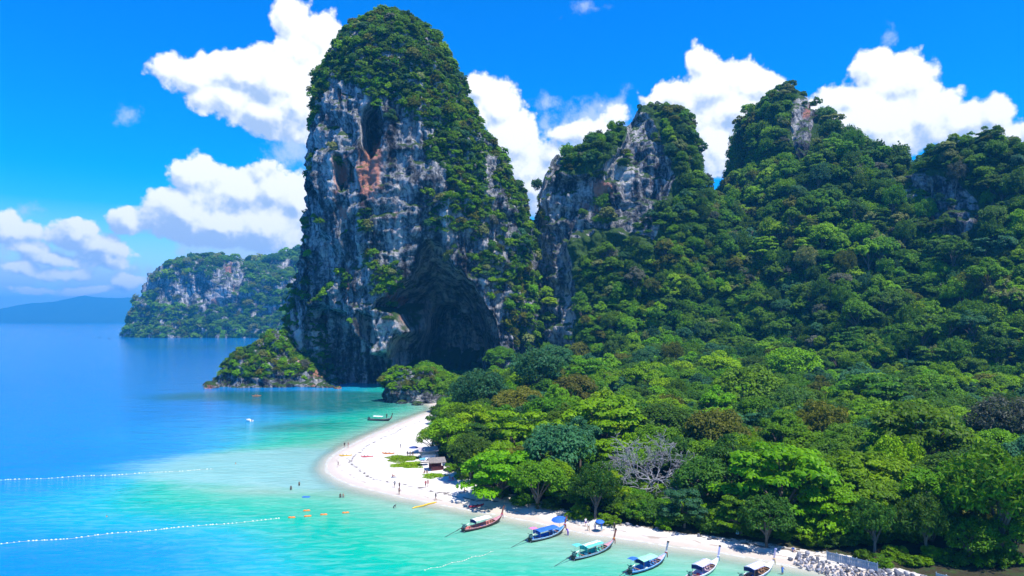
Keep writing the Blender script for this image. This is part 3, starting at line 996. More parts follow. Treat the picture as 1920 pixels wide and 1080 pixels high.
def crown_mesh(name, kind, n, leaf, seed, aspect=1.5):
    rs = np.random.RandomState(seed)
    P, N, tone, cl = crown_points(kind, n, rs)
    if kind == 'feathery': N = N * 0.5 + rs.normal(size=N.shape) * 0.8; N /= np.linalg.norm(N, axis=1)[:, None]
    a = rs.normal(size=(n, 3)); U = np.cross(N, a); U /= np.linalg.norm(U, axis=1)[:, None]
    W = np.cross(N, U)
    s = leaf * rs.uniform(0.65, 1.35, n)[:, None]
    U, W = U * s * aspect * 0.5, W * s * 0.5
    dip = N * s * 0.14
    # each leaf spray: a folded six-point blade, two quads
    V = np.stack([P - U - dip, P - U * 0.1 + W - dip, P + U - dip, P - U * 0.1 - W - dip, P + dip * 0.6], 1).reshape(-1, 3)
    b = np.arange(n)[:, None] * 5
    Fq = np.concatenate([b + np.array([[0, 3, 4]]), b + np.array([[3, 2, 4]]), b + np.array([[2, 1, 4]]), b + np.array([[1, 0, 4]])])
    me = mesh_np(name, V, Fq, smooth=False)
    fattr(me, 'leaf_tone', np.tile(tone, 4), 'FACE')
    return me, cl


def tube_np(pts, rad, k=6):
    pts = np.array(pts, float); V, Fc = [], []
    for i, p in enumerate(pts):
        t = pts[min(i + 1, len(pts) - 1)] - pts[max(i - 1, 0)]
        t /= np.linalg.norm(t) + 1e-9
        u = np.cross(t, (0.3, 0.2, 1.0) if abs(t[2]) < 0.9 else (1, 0, 0)); u /= np.linalg.norm(u)
        w = np.cross(t, u)
        for j in range(k):
            a = 2 * math.pi * j / k
            V.append(p + rad[i] * (math.cos(a) * u + math.sin(a) * w))
    for i in range(len(pts) - 1):
        for j in range(k):
            Fc.append((i * k + j, i * k + (j + 1) % k, (i + 1) * k + (j + 1) % k, (i + 1) * k + j))
    return V, Fc


def trunk_mesh(name, cl, height, seed, thick=0.055):
    rs = np.random.RandomState(seed)
    V, Fc = [], []
    def add(pts, rad, k=6):
        v, f = tube_np(pts, rad, k); o = len(V)
        V.extend(v); Fc.extend([tuple(x + o for x in q) for q in f])
    top = np.array([rs.uniform(-.08, .08), rs.uniform(-.08, .08), 0.15])
    base = np.array([0, 0, -height])
    mid = (top + base) / 2 + np.array([rs.uniform(-.06, .06), rs.uniform(-.06, .06), 0])
    add([base - np.array([0, 0, .12]), base + np.array([0, 0, .05]), mid, top], [thick * 1.7, thick * 1.25, thick, thick * 0.75], 8)
    for c in cl[rs.permutation(len(cl))[:9]]:
        e = c[:3] * 0.9
        s0 = mid + (top - mid) * rs.uniform(0.1, 1)
        m = s0 * 0.5 + e * 0.5 + np.array([0, 0, 0.06])
        add([s0, m, e], [thick * 0.55, thick * 0.33, thick * 0.10], 5)
    me = mesh_np(name, V, Fc, M_BARK)
    return me


# prototypes: (kind, leaf count, leaf size in crown radii, trunk height in crown radii)
KINDS = {
    'almond_tree': [('tiered', 5200, 0.060, 0.42)] * 2,
    'broadleaf_tree': [('round', 5600, 0.054, 0.45)] * 3,
    'rainforest_tree': [('billow', 5200, 0.052, 0.62)] * 3,
    'casuarina_tree': [('feathery', 7600, 0.040, 0.55)] * 2,
    'bush': [('bush', 3600, 0.075, 0.06)] * 2,
}
PROTO = {}
for _k, _v in KINDS.items():
    PROTO[_k] = []
    for _i, (kd, n, lf, th) in enumerate(_v):
        sd_ = hash_seed = sum(map(ord, _k)) * 7 + _i * 13
        cm, cl = crown_mesh(_k + '_crown', kd, n, lf, sd_, 2.6 if kd == 'feathery' else 1.5)
        cm.materials.append(LEAF['mid'])
        PROTO[_k].append((cm, trunk_mesh(_k + '_trunk', cl, th, sd_ + 3), th))

TREES = []      # every single tree: (x, y, z, radius, kind, tint, squash)


def put_tree(x, y, z, R, kind, tint, squash=1.0, lab=None):
    TREES.append([x, y, z, R, kind, tint, squash, lab])


rnd = random.Random(5)
# big trees one can point to in the photograph: column and row of the crown centre, crown width, kind, tint
HERO = [
    (842, 818, 96, 'broadleaf_tree', 'bright'), (880, 852, 110, 'broadleaf_tree', 'dark'), (808, 822, 60, 'broadleaf_tree', 'bright'), (890, 790, 110, 'broadleaf_tree', 'mid'),
    (935, 880, 140, 'almond_tree', 'bright'), (965, 812, 170, 'almond_tree', 'bright'), (1050, 850, 165, 'broadleaf_tree', 'blue'), (1010, 905, 120, 'broadleaf_tree', 'mid'),
    (1130, 790, 190, 'almond_tree', 'bright'), (1030, 790, 130, 'broadleaf_tree', 'mid'), (975, 762, 110, 'broadleaf_tree', 'olive'), (1075, 735, 110, 'broadleaf_tree', 'olive'),
    (900, 738, 120, 'casuarina_tree', 'blue'), (845, 735, 80, 'broadleaf_tree', 'mid'), (1010, 700, 120, 'casuarina_tree', 'blue'), (1100, 702, 120, 'almond_tree', 'mid'),
    (1040, 676, 90, 'broadleaf_tree', 'blue'), (870, 690, 80, 'broadleaf_tree', 'bright'), (800, 700, 70, 'broadleaf_tree', 'mid'), (940, 672, 70, 'broadleaf_tree', 'mid'),
    (1115, 925, 110, 'casuarina_tree', 'dark'), (1135, 850, 110, 'almond_tree', 'bright'), (1325, 905, 130, 'broadleaf_tree', 'dark'), (1455, 890, 245, 'almond_tree', 'bright'),
    (1330, 860, 100, 'broadleaf_tree', 'mid'), (1640, 895, 180, 'almond_tree', 'bright'), (1560, 950, 150, 'almond_tree', 'bright'), (1705, 805, 240, 'almond_tree', 'mid'),
    (1545, 800, 120, 'casuarina_tree', 'olive'), (1345, 815, 150, 'broadleaf_tree', 'olive'), (1240, 800, 140, 'broadleaf_tree', 'dark'), (1205, 712, 92, 'rainforest_tree', 'lime'),
    (1250, 735, 80, 'broadleaf_tree', 'lime'), (1400, 730, 150, 'broadleaf_tree', 'mid'), (1345, 690, 90, 'rainforest_tree', 'lime'), (1490, 690, 120, 'broadleaf_tree', 'bright'),
    (1570, 672, 80, 'rainforest_tree', 'lime'), (1625, 735, 150, 'almond_tree', 'mid'), (1640, 668, 90, 'rainforest_tree', 'bright'), (1745, 735, 110, 'broadleaf_tree', 'bright'), (1480, 760, 110, 'broadleaf_tree', 'dark'),
    (1885, 800, 150, 'casuarina_tree', 'grey'), (1870, 970, 240, 'casuarina_tree', 'mid'), (1740, 985, 130, 'casuarina_tree', 'dark'), (1900, 1060, 110, 'broadleaf_tree', 'mid'),
    (1800, 900, 150, 'broadleaf_tree', 'dark'), (1860, 640, 110, 'rainforest_tree', 'dark'), (1560, 860, 100, 'broadleaf_tree', 'mid'),
    (1440, 975, 130, 'broadleaf_tree', 'dark'), (1700, 940, 110, 'broadleaf_tree', 'mid'), (1390, 960, 110, 'almond_tree', 'mid'),
    (1820, 1030, 110, 'broadleaf_tree', 'mid'), (1640, 990, 110, 'casuarina_tree', 'dark'), (1525, 880, 90, 'broadleaf_tree', 'dark'),
]
BUSHES = [(1190, 965, 90, 'bright'), (1280, 965, 90, 'bright'), (1225, 965, 60, 'lime'), (1245, 985, 50, 'bright'), (1085, 962, 60, 'bright'), (1480, 1000, 70, 'mid'), (1620, 1042, 44, 'mid'), (1680, 1040, 50, 'bright'),
          (1710, 1052, 50, 'mid'), (1530, 1015, 60, 'mid'), (1760, 1040, 60, 'bright'), (1860, 1072, 80, 'mid'), (868, 892, 40, 'bright'), (845, 878, 34, 'mid'), (1345, 985, 80, 'mid'), (1590, 1005, 60, 'bright'), (905, 915, 40, 'mid'), (985, 940, 60, 'mid'), (1140, 975, 50, 'mid'),
          (1655, 1058, 50, 'mid'), (1790, 1062, 60, 'dark'), (1830, 1060, 60, 'mid'), (1880, 1085, 80, 'bright'), (1735, 1066, 36, 'bright'), (1030, 950, 50, 'dark'), (935, 925, 44, 'mid'), (1420, 1000, 60, 'dark'), (1380, 985, 60, 'mid')]


_gx = np.arange(-90, 420, 2.0); _gy = np.arange(100, 470, 2.0)
_GX, _GY = np.meshgrid(_gx, _gy)
_GZ = np.maximum(floor_h(_GX, _GY), beach_h(_GX, _GY)).reshape(_GX.shape)


def ground_z(x, y):
    fx = min(max((x - _gx[0]) / 2.0, 0), len(_gx) - 1.001); fy = min(max((y - _gy[0]) / 2.0, 0), len(_gy) - 1.001)
    i, j = int(fx), int(fy); u, v = fx - i, fy - j
    return float((_GZ[j, i] * (1 - u) + _GZ[j, i + 1] * u) * (1 - v) + (_GZ[j + 1, i] * (1 - u) + _GZ[j + 1, i + 1] * u) * v)


def ray_place(px, py, above):
    """where the ray of that pixel is `above` metres over the forest floor"""
    Y = 110.0
    while Y < 460:
        x = (px - 960) / F * Y
        zr = CAMH + (HORIZON - py) / F * Y
        g = ground_z(x, Y)
        if zr <= g + above: return x, Y, g
        Y += 1.5
    return None


for (px, py, wpx, kind, tint) in HERO:
    # crown centre stands about 1.1 crown radii over the ground
    R = 6.0
    for _ in range(4):
        th = PROTO[kind][0][2]
        hit = ray_place(px, py, R * (th + 0.45))
        if hit is None: break
        R = wpx / 2 / F * hit[1] * 0.93
    if hit: put_tree(hit[0], hit[1], hit[2] - (0.28 * R if py > 800 else 0.1 * R), R, kind, tint, 1.3 if py > 800 else 1.15)
for (px, py, wpx, tint) in BUSHES:
    hit = ray_place(px, py, 0.8)
    if hit: put_tree(hit[0], hit[1], hit[2] - 0.1, wpx / 2 / F * hit[1] * 0.95, 'bush', tint, 1.0)
N_HERO = len(TREES)
DEAD = ray_place(1222, 893, 5.0)


def far_enough(x, y, R, k, z=None, zk=1.0):
    if len(TREES) != len(_TA): _TA.extend([(t[0], t[1], t[3]) for t in TREES[len(_TA):]])
    a = np.array(_TA)
    return not ((a[:, 0] - x) ** 2 + (a[:, 1] - y) ** 2 < ((a[:, 2] + R) * k) ** 2).any()


_TA = []


# fill the flat forest
TINTS = ['mid'] * 5 + ['dark'] * 3 + ['bright'] * 4 + ['blue'] * 2 + ['olive'] * 1 + ['lime'] * 1
edge_poly = EDGE
cand = []
for _ in range(9000):
    Y = 118 + 330 * rnd.random() ** 1.2
    x = rnd.uniform(-0.17, 0.80) * Y
    cand.append((x, Y))
ca = np.array(cand)
edd = poly_sd(ca, edge_poly)
for (x, y), e in zip(cand, edd):
    if e < 2.0: continue
    R = rnd.uniform(4.4, 7.4) * (0.8 if e < 8 else 1.0)
    if e < R * 0.55: continue
    if y > 350 and x < 60: continue
    if y > 395: continue
    if not far_enough(x, y, R, 0.50): continue
    if math.hypot(x - DEAD[0], y - DEAD[1]) < R + 4 or (DEAD[1] - 14 < y < DEAD[1] and abs(x / y * DEAD[1] - DEAD[0]) < R + 5): continue
    nz = perlin(np.array([[x * 0.02, y * 0.02, 3.3]]))[0]
    kind = rnd.choice(['broadleaf_tree'] * 4 + ['almond_tree'] * 3 + ['rainforest_tree'] * 3 + ['casuarina_tree'])
    tint = rnd.choice(TINTS)
    put_tree(x, y, ground_z(x, y) - 0.12 * R, R, kind, tint, rnd.uniform(1.0, 1.4))
N_FLAT = len(TREES)
# undergrowth between and in front of the trunks
UNDER = []
for (x, y), e in zip(cand, edd):
    if e < 3.0 or y > 330 or len(UNDER) > 1500: continue
    if rnd.random() < (0.9 if e < 22 else 0.25): UNDER.append((x, y, ground_z(x, y) - 0.2, rnd.uniform(1.5, 3.6) if e < 22 else rnd.uniform(2, 3.6)))
HILL_TREES = []     # position, normal, radius, tint


def inside_any(px, polys, grow=0.0):
    m = np.full(len(px), -1e9)
    for p in polys: m = np.maximum(m, poly_sd(px, p))
    return m


def scatter(tname, n, rmin, rmax, space, mask, seed, face_min=-0.35):
    """random places on the camera side of a cliff or hill, kept apart by `space` radii"""
    T = TOWERS[tname]; rs = np.random.RandomState(seed)
    view = -T['c'] + np.array([0, 0, CAMH]); view /= np.linalg.norm(view, axis=1)[:, None]
    vis = (T['n'] * view).sum(1)
    p = T['a'] * (vis > face_min) * (T['c'][:, 2] > 1.0) * mask(T)
    p = p / p.sum()
    idx = rs.choice(len(p), n, p=p)
    w = rs.uniform(size=(n, 2))
    fv = T['fv'][idx]
    P = (fv[:, 0] * ((1 - w[:, 0]) * (1 - w[:, 1]))[:, None] + fv[:, 1] * (w[:, 0] * (1 - w[:, 1]))[:, None]
         + fv[:, 2] * (w[:, 0] * w[:, 1])[:, None] + fv[:, 3] * ((1 - w[:, 0]) * w[:, 1])[:, None])
    R = rmin + (rmax - rmin) * rs.uniform(0, 1, n) ** 1.4
    keep = []; cells = {}
    cs = rmax * 2 * space
    for i in range(n):
        c = tuple((P[i] // cs).astype(int)); ok = True
        for a in (-1, 0, 1):
            for b in (-1, 0, 1):
                for d in (-1, 0, 1):
                    for j in cells.get((c[0] + a, c[1] + b, c[2] + d), ()):
                        if ((P[i] - P[j]) ** 2).sum() < ((R[i] + R[j]) * space) ** 2: ok = False; break
                    if not ok: break
                if not ok: break
            if not ok: break
        if ok:
            cells.setdefault(c, []).append(i); keep.append(i)
    keep = np.array(keep, int)
    return P[keep], T['n'][idx][keep], R[keep]

MAIN_VEG = [(640, 60), (680, 24), (735, 8), (800, 40), (840, 85), (872, 140), (908, 205), (932, 245), (965, 300), (985, 380), (965, 392), (940, 330), (915, 270), (900, 250), (912, 330), (904, 376),
            (862, 392), (838, 372), (858, 330), (830, 312), (800, 300), (788, 262), (822, 258), (796, 226), (752, 200), (715, 182), (690, 180), (660, 160), (640, 142), (612, 158), (596, 205), (584, 262), (578, 250), (588, 190), (606, 120)]
MAIN_VEG2 = [[(945, 400), (985, 390), (1002, 430), (1004, 640), (950, 650), (940, 590), (925, 540), (900, 480), (930, 450)],
             [(700, 500), (745, 495), (755, 530), (720, 560), (690, 545)], [(672, 385), (696, 390), (700, 440), (676, 440)], [(800, 380), (850, 375), (880, 430), (830, 440), (800, 420)],
             [(870, 470), (920, 480), (930, 520), (890, 515)], [(590, 270), (606, 268), (604, 310), (584, 318)], [(680, 470), (704, 470), (704, 500), (684, 505)], [(840, 310), (900, 320), (930, 420), (880, 470), (840, 400)]]


def noise_at(c, s, o=3):
    return fbm(c * s, o)


def mask_main(T):
    px = T['px'] + 14 * np.stack([noise_at(T['c'], 0.06), noise_at(T['c'] + 50, 0.06)], 1)
    m = sstep(poly_sd(px, MAIN_VEG), -4, 6)
    m = np.maximum(m, 0.6 * sstep(inside_any(px, MAIN_VEG2), -6, 8))
    bare = np.maximum(poly_sd(px, CAVE), np.maximum(poly_sd(px, SLOT), poly_sd(px, FOOT)))
    m = m * (1 - 0.97 * sstep(bare, -6, 2))
    ledge = sstep(T['n'][:, 2], 0.15, 0.7) * sstep(noise_at(T['c'] + 9, 0.05), -0.05, 0.3)
    m = np.maximum(m, 0.5 * ledge * (1 - sstep(bare, -10, 0)))
    right = sstep(px[:, 0], 780, 960) * sstep(noise_at(T['c'] + 90, 0.045), -0.12, 0.2)
    m = np.maximum(m, 0.30 * right * (1 - sstep(bare, -14, 0)))
    pn = noise_at(T['c'] * np.array([1, 1, .8]) + 300, 0.075) * 0.9 + 0.5     # clumps, not an even sprinkle
    return sstep(pn, 0.90 - m * 0.95, 1.0 - m * 0.95)


def mask_rock(*polys):
    def f(T):
        px = T['px'] + 10 * np.stack([noise_at(T['c'], 0.05), noise_at(T['c'] + 50, 0.05)], 1)
        sd = np.maximum(inside_any(px, polys), np.maximum(inside_any(px - np.array([0, 22.0]), polys), inside_any(px - np.array([0, 42.0]), polys)))
        m = 1 - sstep(sd, -17, -8)
        ledge = sstep(T['n'][:, 2], 0.2, 0.7) * sstep(noise_at(T['c'] + 9, 0.05), 0.0, 0.3) * 0.35
        return np.maximum(m, ledge) + 1e-6
    return f


def mask_low(T):
    z = T['c'][:, 2]
    return sstep(z + 4 * noise_at(T['c'], 0.1), 5, 9) + 1e-6


SHRUB = {}
SHRUB['rock_tower'] = scatter('rock_tower', 9000, 1.9, 4.8, 0.36, mask_main, 1, -0.6)
SHRUB['rocky_islet'] = scatter('rocky_islet', 700, 1.8, 3.8, 0.42, lambda T: mask_low(T) * (1 - 0.93 * sstep(T['px'][:, 0], 570, 590)), 2, -0.6)
SHRUB['cliff_shoulder'] = scatter('cliff_shoulder', 420, 2.0, 4.4, 0.45, lambda T: sstep(noise_at(T['c'], 0.05), -0.25, 0.05) + 0.02, 3, -0.6)
SHRUB['shore_outcrop'] = scatter('shore_outcrop', 260, 1.6, 3.4, 0.45, lambda T: sstep(T['c'][:, 2], 6, 9) + 1e-6, 4, -0.6)
SHRUB['headland'] = scatter('headland', 2600, 7, 14, 0.42, lambda T: np.maximum(sstep(noise_at(T['c'], 0.010, 2) + 0.9 * sstep(T['px'][:, 1], 505, 478) + 1.1 * sstep(T['px'][:, 1], 565, 585) + 0.8 * sstep(T['px'][:, 0], 445, 475) - 0.25 * sstep(T['px'][:, 1], 500, 540), -0.02, 0.15), 0.02), 5, -0.6)
SHRUB['headland_hill'] = scatter('headland_hill', 1300, 11, 18, 0.40, lambda T: np.ones(len(T['a'])), 6, -0.6)
HT = {}
HT['rocky_peak'] = scatter('rocky_peak', 5000, 3.2, 6.6, 0.38, mask_rock(PEAK_ROCK, PEAK_WALL), 7, -0.6)
HT['rock_spire'] = scatter('rock_spire', 60, 1.5, 2.6, 0.5, lambda T: sstep(T['c'][:, 2], 20, 130) + 0.01, 17, -0.6)
HT['wooded_peak'] = scatter('wooded_peak', 9000, 3.6, 9.0, 0.36, mask_rock(CONE_ROCK), 8, -0.6)
HT['wooded_ridge'] = scatter('wooded_ridge', 8500, 3.8, 9.0, 0.37, mask_rock(RIDGE_ROCK), 9, -0.6)

trs = random.Random(77)
MASS = []          # the trees past the individuals: (pos, R, squash, pick)
allt = []          # candidates for individuals
for t in TREES:
    allt.append(dict(p=np.array(t[:3]), R=t[3], kind=t[4], tint=t[5], sq=t[6], src='flat'))
for k, (P, N, R) in HT.items():
    low = {'rocky_peak': 14, 'rock_spire': 0, 'wooded_peak': 14, 'wooded_ridge': 12}[k]
    ztop = P[:, 2].max()
    for p, n, r in zip(P, N, R):
        if p[2] < low: continue
        r = r * min(1.0, 0.5 + 0.5 * (ztop - p[2]) / 40.0)
        nz = float(perlin(np.array([p * 0.02]))[0])
        tint = trs.choice(['mid', 'mid', 'mid', 'dark', 'dark', 'blue', 'bright', 'mid'] if nz < 0.10 else ['bright', 'bright', 'mid', 'olive', 'mid', 'lime'])
        if trs.random() < 0.035: tint = 'pale'
        if trs.random() < 0.03: tint = 'grey'
        kind = trs.choice(['rainforest_tree', 'rainforest_tree', 'broadleaf_tree', 'casuarina_tree', 'casuarina_tree', 'almond_tree'])
        if k == 'rock_spire' or ztop - p[2] < 16: kind = 'bush'
        steep = max(0.0, n[2])
        q = p + np.array([n[0], n[1], 0]) * r * 0.25
        q[2] -= r * (0.75 - 0.55 * steep)
        allt.append(dict(p=q, R=float(r), kind=kind, tint=tint, sq=trs.uniform(0.8, 1.8), src=k))
# which crowns show, and how large
cc = np.array([d['p'] + np.array([0, 0, d['R'] * (PROTO[d['kind']][0][2] + 0.55) * d['sq']]) for d in allt])
rr_ = np.array([d['R'] for d in allt])
scr = to_px(cc); dist = np.linalg.norm(cc - np.array([0, 0, CAMH]), axis=1); wpx = rr_ / dist * F
show = np.zeros(len(allt))
for i in range(len(allt)):
    if not (-20 < scr[i, 0] < 1940): continue
    tpx = scr[i] + np.array([[0, -0.55], [0.5, -0.3], [-0.5, -0.3], [0, 0.1], [0.4, 0.3], [-0.4, 0.3]]) * wpx[i]
    near = (dist < dist[i] - 1) & (np.abs(scr[:, 0] - scr[i, 0]) < wpx + wpx[i]) & (np.abs(scr[:, 1] - scr[i, 1]) < wpx + wpx[i])
    q = scr[near]; w_ = wpx[near] * 0.8
    hid = (((tpx[:, None, :] - q[None]) ** 2 / np.array([1, 0.5])).sum(-1) < (w_ ** 2)[None]).any(1) if near.any() else np.zeros(6, bool)
    inframe = (tpx[:, 0] > 0) & (tpx[:, 0] < 1920) & (tpx[:, 1] < 1080)
    show[i] = (~hid & inframe).mean() * wpx[i] ** 2
order = sorted(range(len(allt)), key=lambda i: (-1 if i < N_HERO else 0, -show[i]))
N_SINGLE = 297
single = [i for i in order if show[i] > 0 or i < N_HERO][:N_SINGLE]
sset = set(single)

ADJ = {'mid': 'mid green', 'bright': 'bright green', 'lime': 'vivid lime green', 'dark': 'dark green', 'olive': 'olive brown-green', 'blue': 'bluish green', 'grey': 'grey-brown half-bare', 'pale': 'pale yellowish'}
SHAPE = {'almond_tree': 'tier-leaved tree', 'broadleaf_tree': 'round-crowned tree', 'rainforest_tree': 'many-headed tree', 'casuarina_tree': 'feathery tree', 'bush': 'leafy bush'}


def zone_of(d, s):
    x, y = s
    if d['src'] == 'rocky_peak' or d['src'] == 'rock_spire':
        return ('near the top of' if y < 300 else 'below the bare rock of' if x < 1200 and y > 380 else 'on the right flank of' if x > 1230 else 'on the face of') + ' the jagged peak'
    if d['src'] == 'wooded_peak':
        return ('near the summit of' if y < 260 else 'high on' if y < 380 else 'halfway up' if y < 500 else 'low on') + (' the left side of' if x < 1450 else ' the right side of' if x > 1580 else ' the front of') + ' the cone peak'
    if d['src'] == 'wooded_ridge':
        return ('along the crest of' if y < 340 else 'high on' if y < 440 else 'halfway up' if y < 560 else 'low on' if y < 680 else 'at the foot of') + (' the near end of' if x > 1820 else ' the cliff side of' if x < 1720 else ' the middle of') + ' the right-hand ridge'
    if y > 930 and x > 1500: return 'over the plank fence'
    if x > 1290 and y > 830 and x < 1560: return 'over the shaded beach beside the dead tree'
    if abs(x - 1225) < 100 and y > 780: return 'around the bleached dead tree'
    if x < 900 and y > 770: return 'beside the beach huts'
    if x < 900: return 'behind the shore outcrop'
    if x < 1130 and y > 830: return 'behind the white-roofed boat'
    if x < 1130 and y > 740: return 'between the huts and the great tower'
    if x < 1130: return 'just in front of the great tower'
    if y > 830: return 'behind the plank fence'
    if y < 720: return ('at the foot of the jagged peak' if x < 1350 else 'at the foot of the cone peak' if x < 1620 else 'at the foot of the right-hand ridge')
    if x < 1330: return 'in the flat wood behind the dead tree'
    if x < 1600: return 'in the middle of the flat wood'
    return 'at the right side of the flat wood'


lab_seen = {}
groups_of = {}
items = []
for i in single:
    d = allt[i]
    base = ADJ[d['tint']] + ' ' + SHAPE[d['kind']] + ' ' + zone_of(d, scr[i])
    groups_of.setdefault(base, []).append(i)
    items.append((i, base))
label_of = {}
for base, ids in groups_of.items():
    if len(ids) == 1:
        label_of[ids[0]] = base
    elif len(ids) == 2:
        a, b = sorted(ids, key=lambda j: scr[j, 0])
        if abs(scr[a, 0] - scr[b, 0]) > 25:
            label_of[a] = base + ', left one'; label_of[b] = base + ', right one'
        else:
            a, b = sorted(ids, key=lambda j: dist[j])
            label_of[a] = base + ', nearer one'; label_of[b] = base + ', farther one'
    elif len(ids) == 3:
        a, b, c = sorted(ids, key=lambda j: scr[j, 0])
        label_of[a] = base + ', leftmost'; label_of[b] = base + ', middle one'; label_of[c] = base + ', rightmost'
    else:
        s_ = sorted(ids, key=lambda j: scr[j, 0])
        ORD = ['leftmost', 'second from left', 'third from left', 'fourth from left', 'fifth from left', 'sixth from left', 'seventh from left', 'eighth from left', 'ninth from left', 'tenth from left']
        for k, j in enumerate(s_):
            label_of[j] = base + ', ' + ('rightmost' if j == s_[-1] else ORD[k] if k < 10 else 'toward the right')

for i, base in items:
    d = allt[i]
    cm, tm, th = PROTO[d['kind']][(i * 7) % len(PROTO[d['kind']])]
    r = root(d['kind'], label_of[i], 'bush' if d['kind'] == 'bush' else 'tree', tuple(d['p']), trs.uniform(0, 6.28),
             (base if len(groups_of[base]) > 1 else None), (d['R'] * trs.uniform(.85, 1.15), d['R'] * trs.uniform(.85, 1.15), d['R'] * d['sq']))
    r.rotation_euler = (trs.gauss(0, .07), trs.gauss(0, .07), trs.uniform(0, 6.28))
    c = new_obj('crown', cm, r, (0, 0, th))
    c.material_slots[0].link = 'OBJECT'; c.material_slots[0].material = LEAF[d['tint']]
    t_ = new_obj('trunk', tm, r, (0, 0, th))


# ---------------------------------------------------------------- foliage nobody could count: one instanced mass per place
def leaf_collection(name, specs):
    col = bpy.data.collections.new(name)
    for k, (kind, n, leaf, tint, seed) in enumerate(specs):
        me, cl = crown_mesh(name + '_crown', kind, n, leaf, seed)
        me.materials.append(LEAF[tint])
        o = bpy.data.objects.new('%s_%02d' % (name, k), me)
        col.objects.link(o)
    return col


def mass(name, label, col, ncol, P, R, SQ, pick, lean=0.15, seed=1):
    rs = np.random.RandomState(seed)
    n = len(P)
    me = bpy.data.meshes.new(name)
    me.vertices.add(n); me.vertices.foreach_set('co', np.asarray(P, np.float32).ravel())
    a = me.attributes.new('size', 'FLOAT_VECTOR', 'POINT')
    S = np.stack([R * rs.uniform(.85, 1.15, n), R * rs.uniform(.85, 1.15, n), R * SQ], 1)
    a.data.foreach_set('vector', S.astype(np.float32).ravel())
    a = me.attributes.new('turn', 'FLOAT_VECTOR', 'POINT')
    a.data.foreach_set('vector', np.stack([rs.normal(size=n) * lean, rs.normal(size=n) * lean, rs.uniform(0, 6.28, n)], 1).astype(np.float32).ravel())
    a = me.attributes.new('pick', 'INT', 'POINT')
    a.data.foreach_set('value', np.asarray(pick, np.int32))
    o = new_obj(name, me)
    tag(o, label, kind='stuff')
    g = bpy.data.node_groups.new(name, 'GeometryNodeTree')
    g.interface.new_socket('Geometry', in_out='INPUT', socket_type='NodeSocketGeometry')
    g.interface.new_socket('Geometry', in_out='OUTPUT', socket_type='NodeSocketGeometry')
    gi, go = g.nodes.new('NodeGroupInput'), g.nodes.new('NodeGroupOutput')
    ip = g.nodes.new('GeometryNodeInstanceOnPoints')
    ci = g.nodes.new('GeometryNodeCollectionInfo')
    ci.inputs['Collection'].default_value = col
    ci.inputs['Separate Children'].default_value = True
    ci.inputs['Reset Children'].default_value = True
    def na(nm, t):
        x = g.nodes.new('GeometryNodeInputNamedAttribute'); x.data_type = t; x.inputs['Name'].default_value = nm
        return [s for s in x.outputs if s.enabled and s.name == 'Attribute'][0]
    g.links.new(gi.outputs[0], ip.inputs['Points'])
    g.links.new(ci.outputs[0], ip.inputs['Instance'])
    ip.inputs['Pick Instance'].default_value = True
    g.links.new(na('pick', 'INT'), ip.inputs['Instance Index'])
    er = g.nodes.new('FunctionNodeEulerToRotation')
    g.links.new(na('turn', 'FLOAT_VECTOR'), er.inputs[0])
    g.links.new(er.outputs[0], ip.inputs['Rotation'])
    g.links.new(na('size', 'FLOAT_VECTOR'), ip.inputs['Scale'])
    g.links.new(ip.outputs[0], go.inputs[0])
    md = o.modifiers.new('leaves', 'NODES'); md.node_group = g
    return o


T_ORDER = ['mid', 'dark', 'blue', 'bright', 'olive', 'lime', 'grey', 'pale']
FAR_COL = leaf_collection('hill_tree', [(kd, 2300, 0.078, t, 50 + j * 3 + s) for j, t in enumerate(T_ORDER) for s, kd in enumerate(('billow', 'round', 'feathery'))])
SHRUB_COL = leaf_collection('cliff_shrub', [(kd, 700, 0.145, t, 150 + j * 3 + s) for j, t in enumerate(T_ORDER[:5] + ['grey', 'pale']) for s, kd in enumerate(('bush', 'round'))])
rest = [i for i in range(len(allt)) if i not in sset]
mp, mr, ms, mk = [], [], [], []
for i in rest:
    d = allt[i]
    th = PROTO[d['kind']][0][2]
    mp.append(d['p'] + np.array([0, 0, d['R'] * d['sq'] * th])); mr.append(d['R']); ms.append(d['sq'])
    mk.append(T_ORDER.index(d['tint']) * 3 + {'rainforest_tree': 0, 'broadleaf_tree': 1, 'almond_tree': 1, 'casuarina_tree': 2, 'bush': 1}[d['kind']])
for (x, y, z, R) in UNDER:
    mp.append((x, y, z)); mr.append(R); ms.append(trs.uniform(0.8, 1.3)); mk.append(T_ORDER.index(trs.choice(['mid', 'mid', 'dark', 'bright', 'dark'])) * 3 + trs.randint(0, 1))
for k, n_ in (('rocky_peak', 2600), ('wooded_peak', 5000), ('wooded_ridge', 4500)):
    msk = {'rocky_peak': mask_rock(PEAK_ROCK, PEAK_WALL), 'wooded_peak': mask_rock(CONE_ROCK), 'wooded_ridge': mask_rock(RIDGE_ROCK)}[k]
    for p, nn, r in zip(*scatter(k, n_, 1.4, 3.2, 0.55, msk, 40 + n_, -0.6)):
        mp.append(p + nn * r * .4); mr.append(r); ms.append(trs.uniform(0.8, 1.5)); mk.append(T_ORDER.index(trs.choice(['mid', 'mid', 'dark', 'bright', 'blue', 'olive', 'lime'])) * 3 + trs.randint(0, 2))
mass('forest', 'unbroken rainforest covering the peaks and filling the wood', FAR_COL, 24, np.array(mp), np.array(mr), np.array(ms), np.array(mk), 0.12)
print('trees', len(allt), 'single', len(single), 'mass', len(rest))
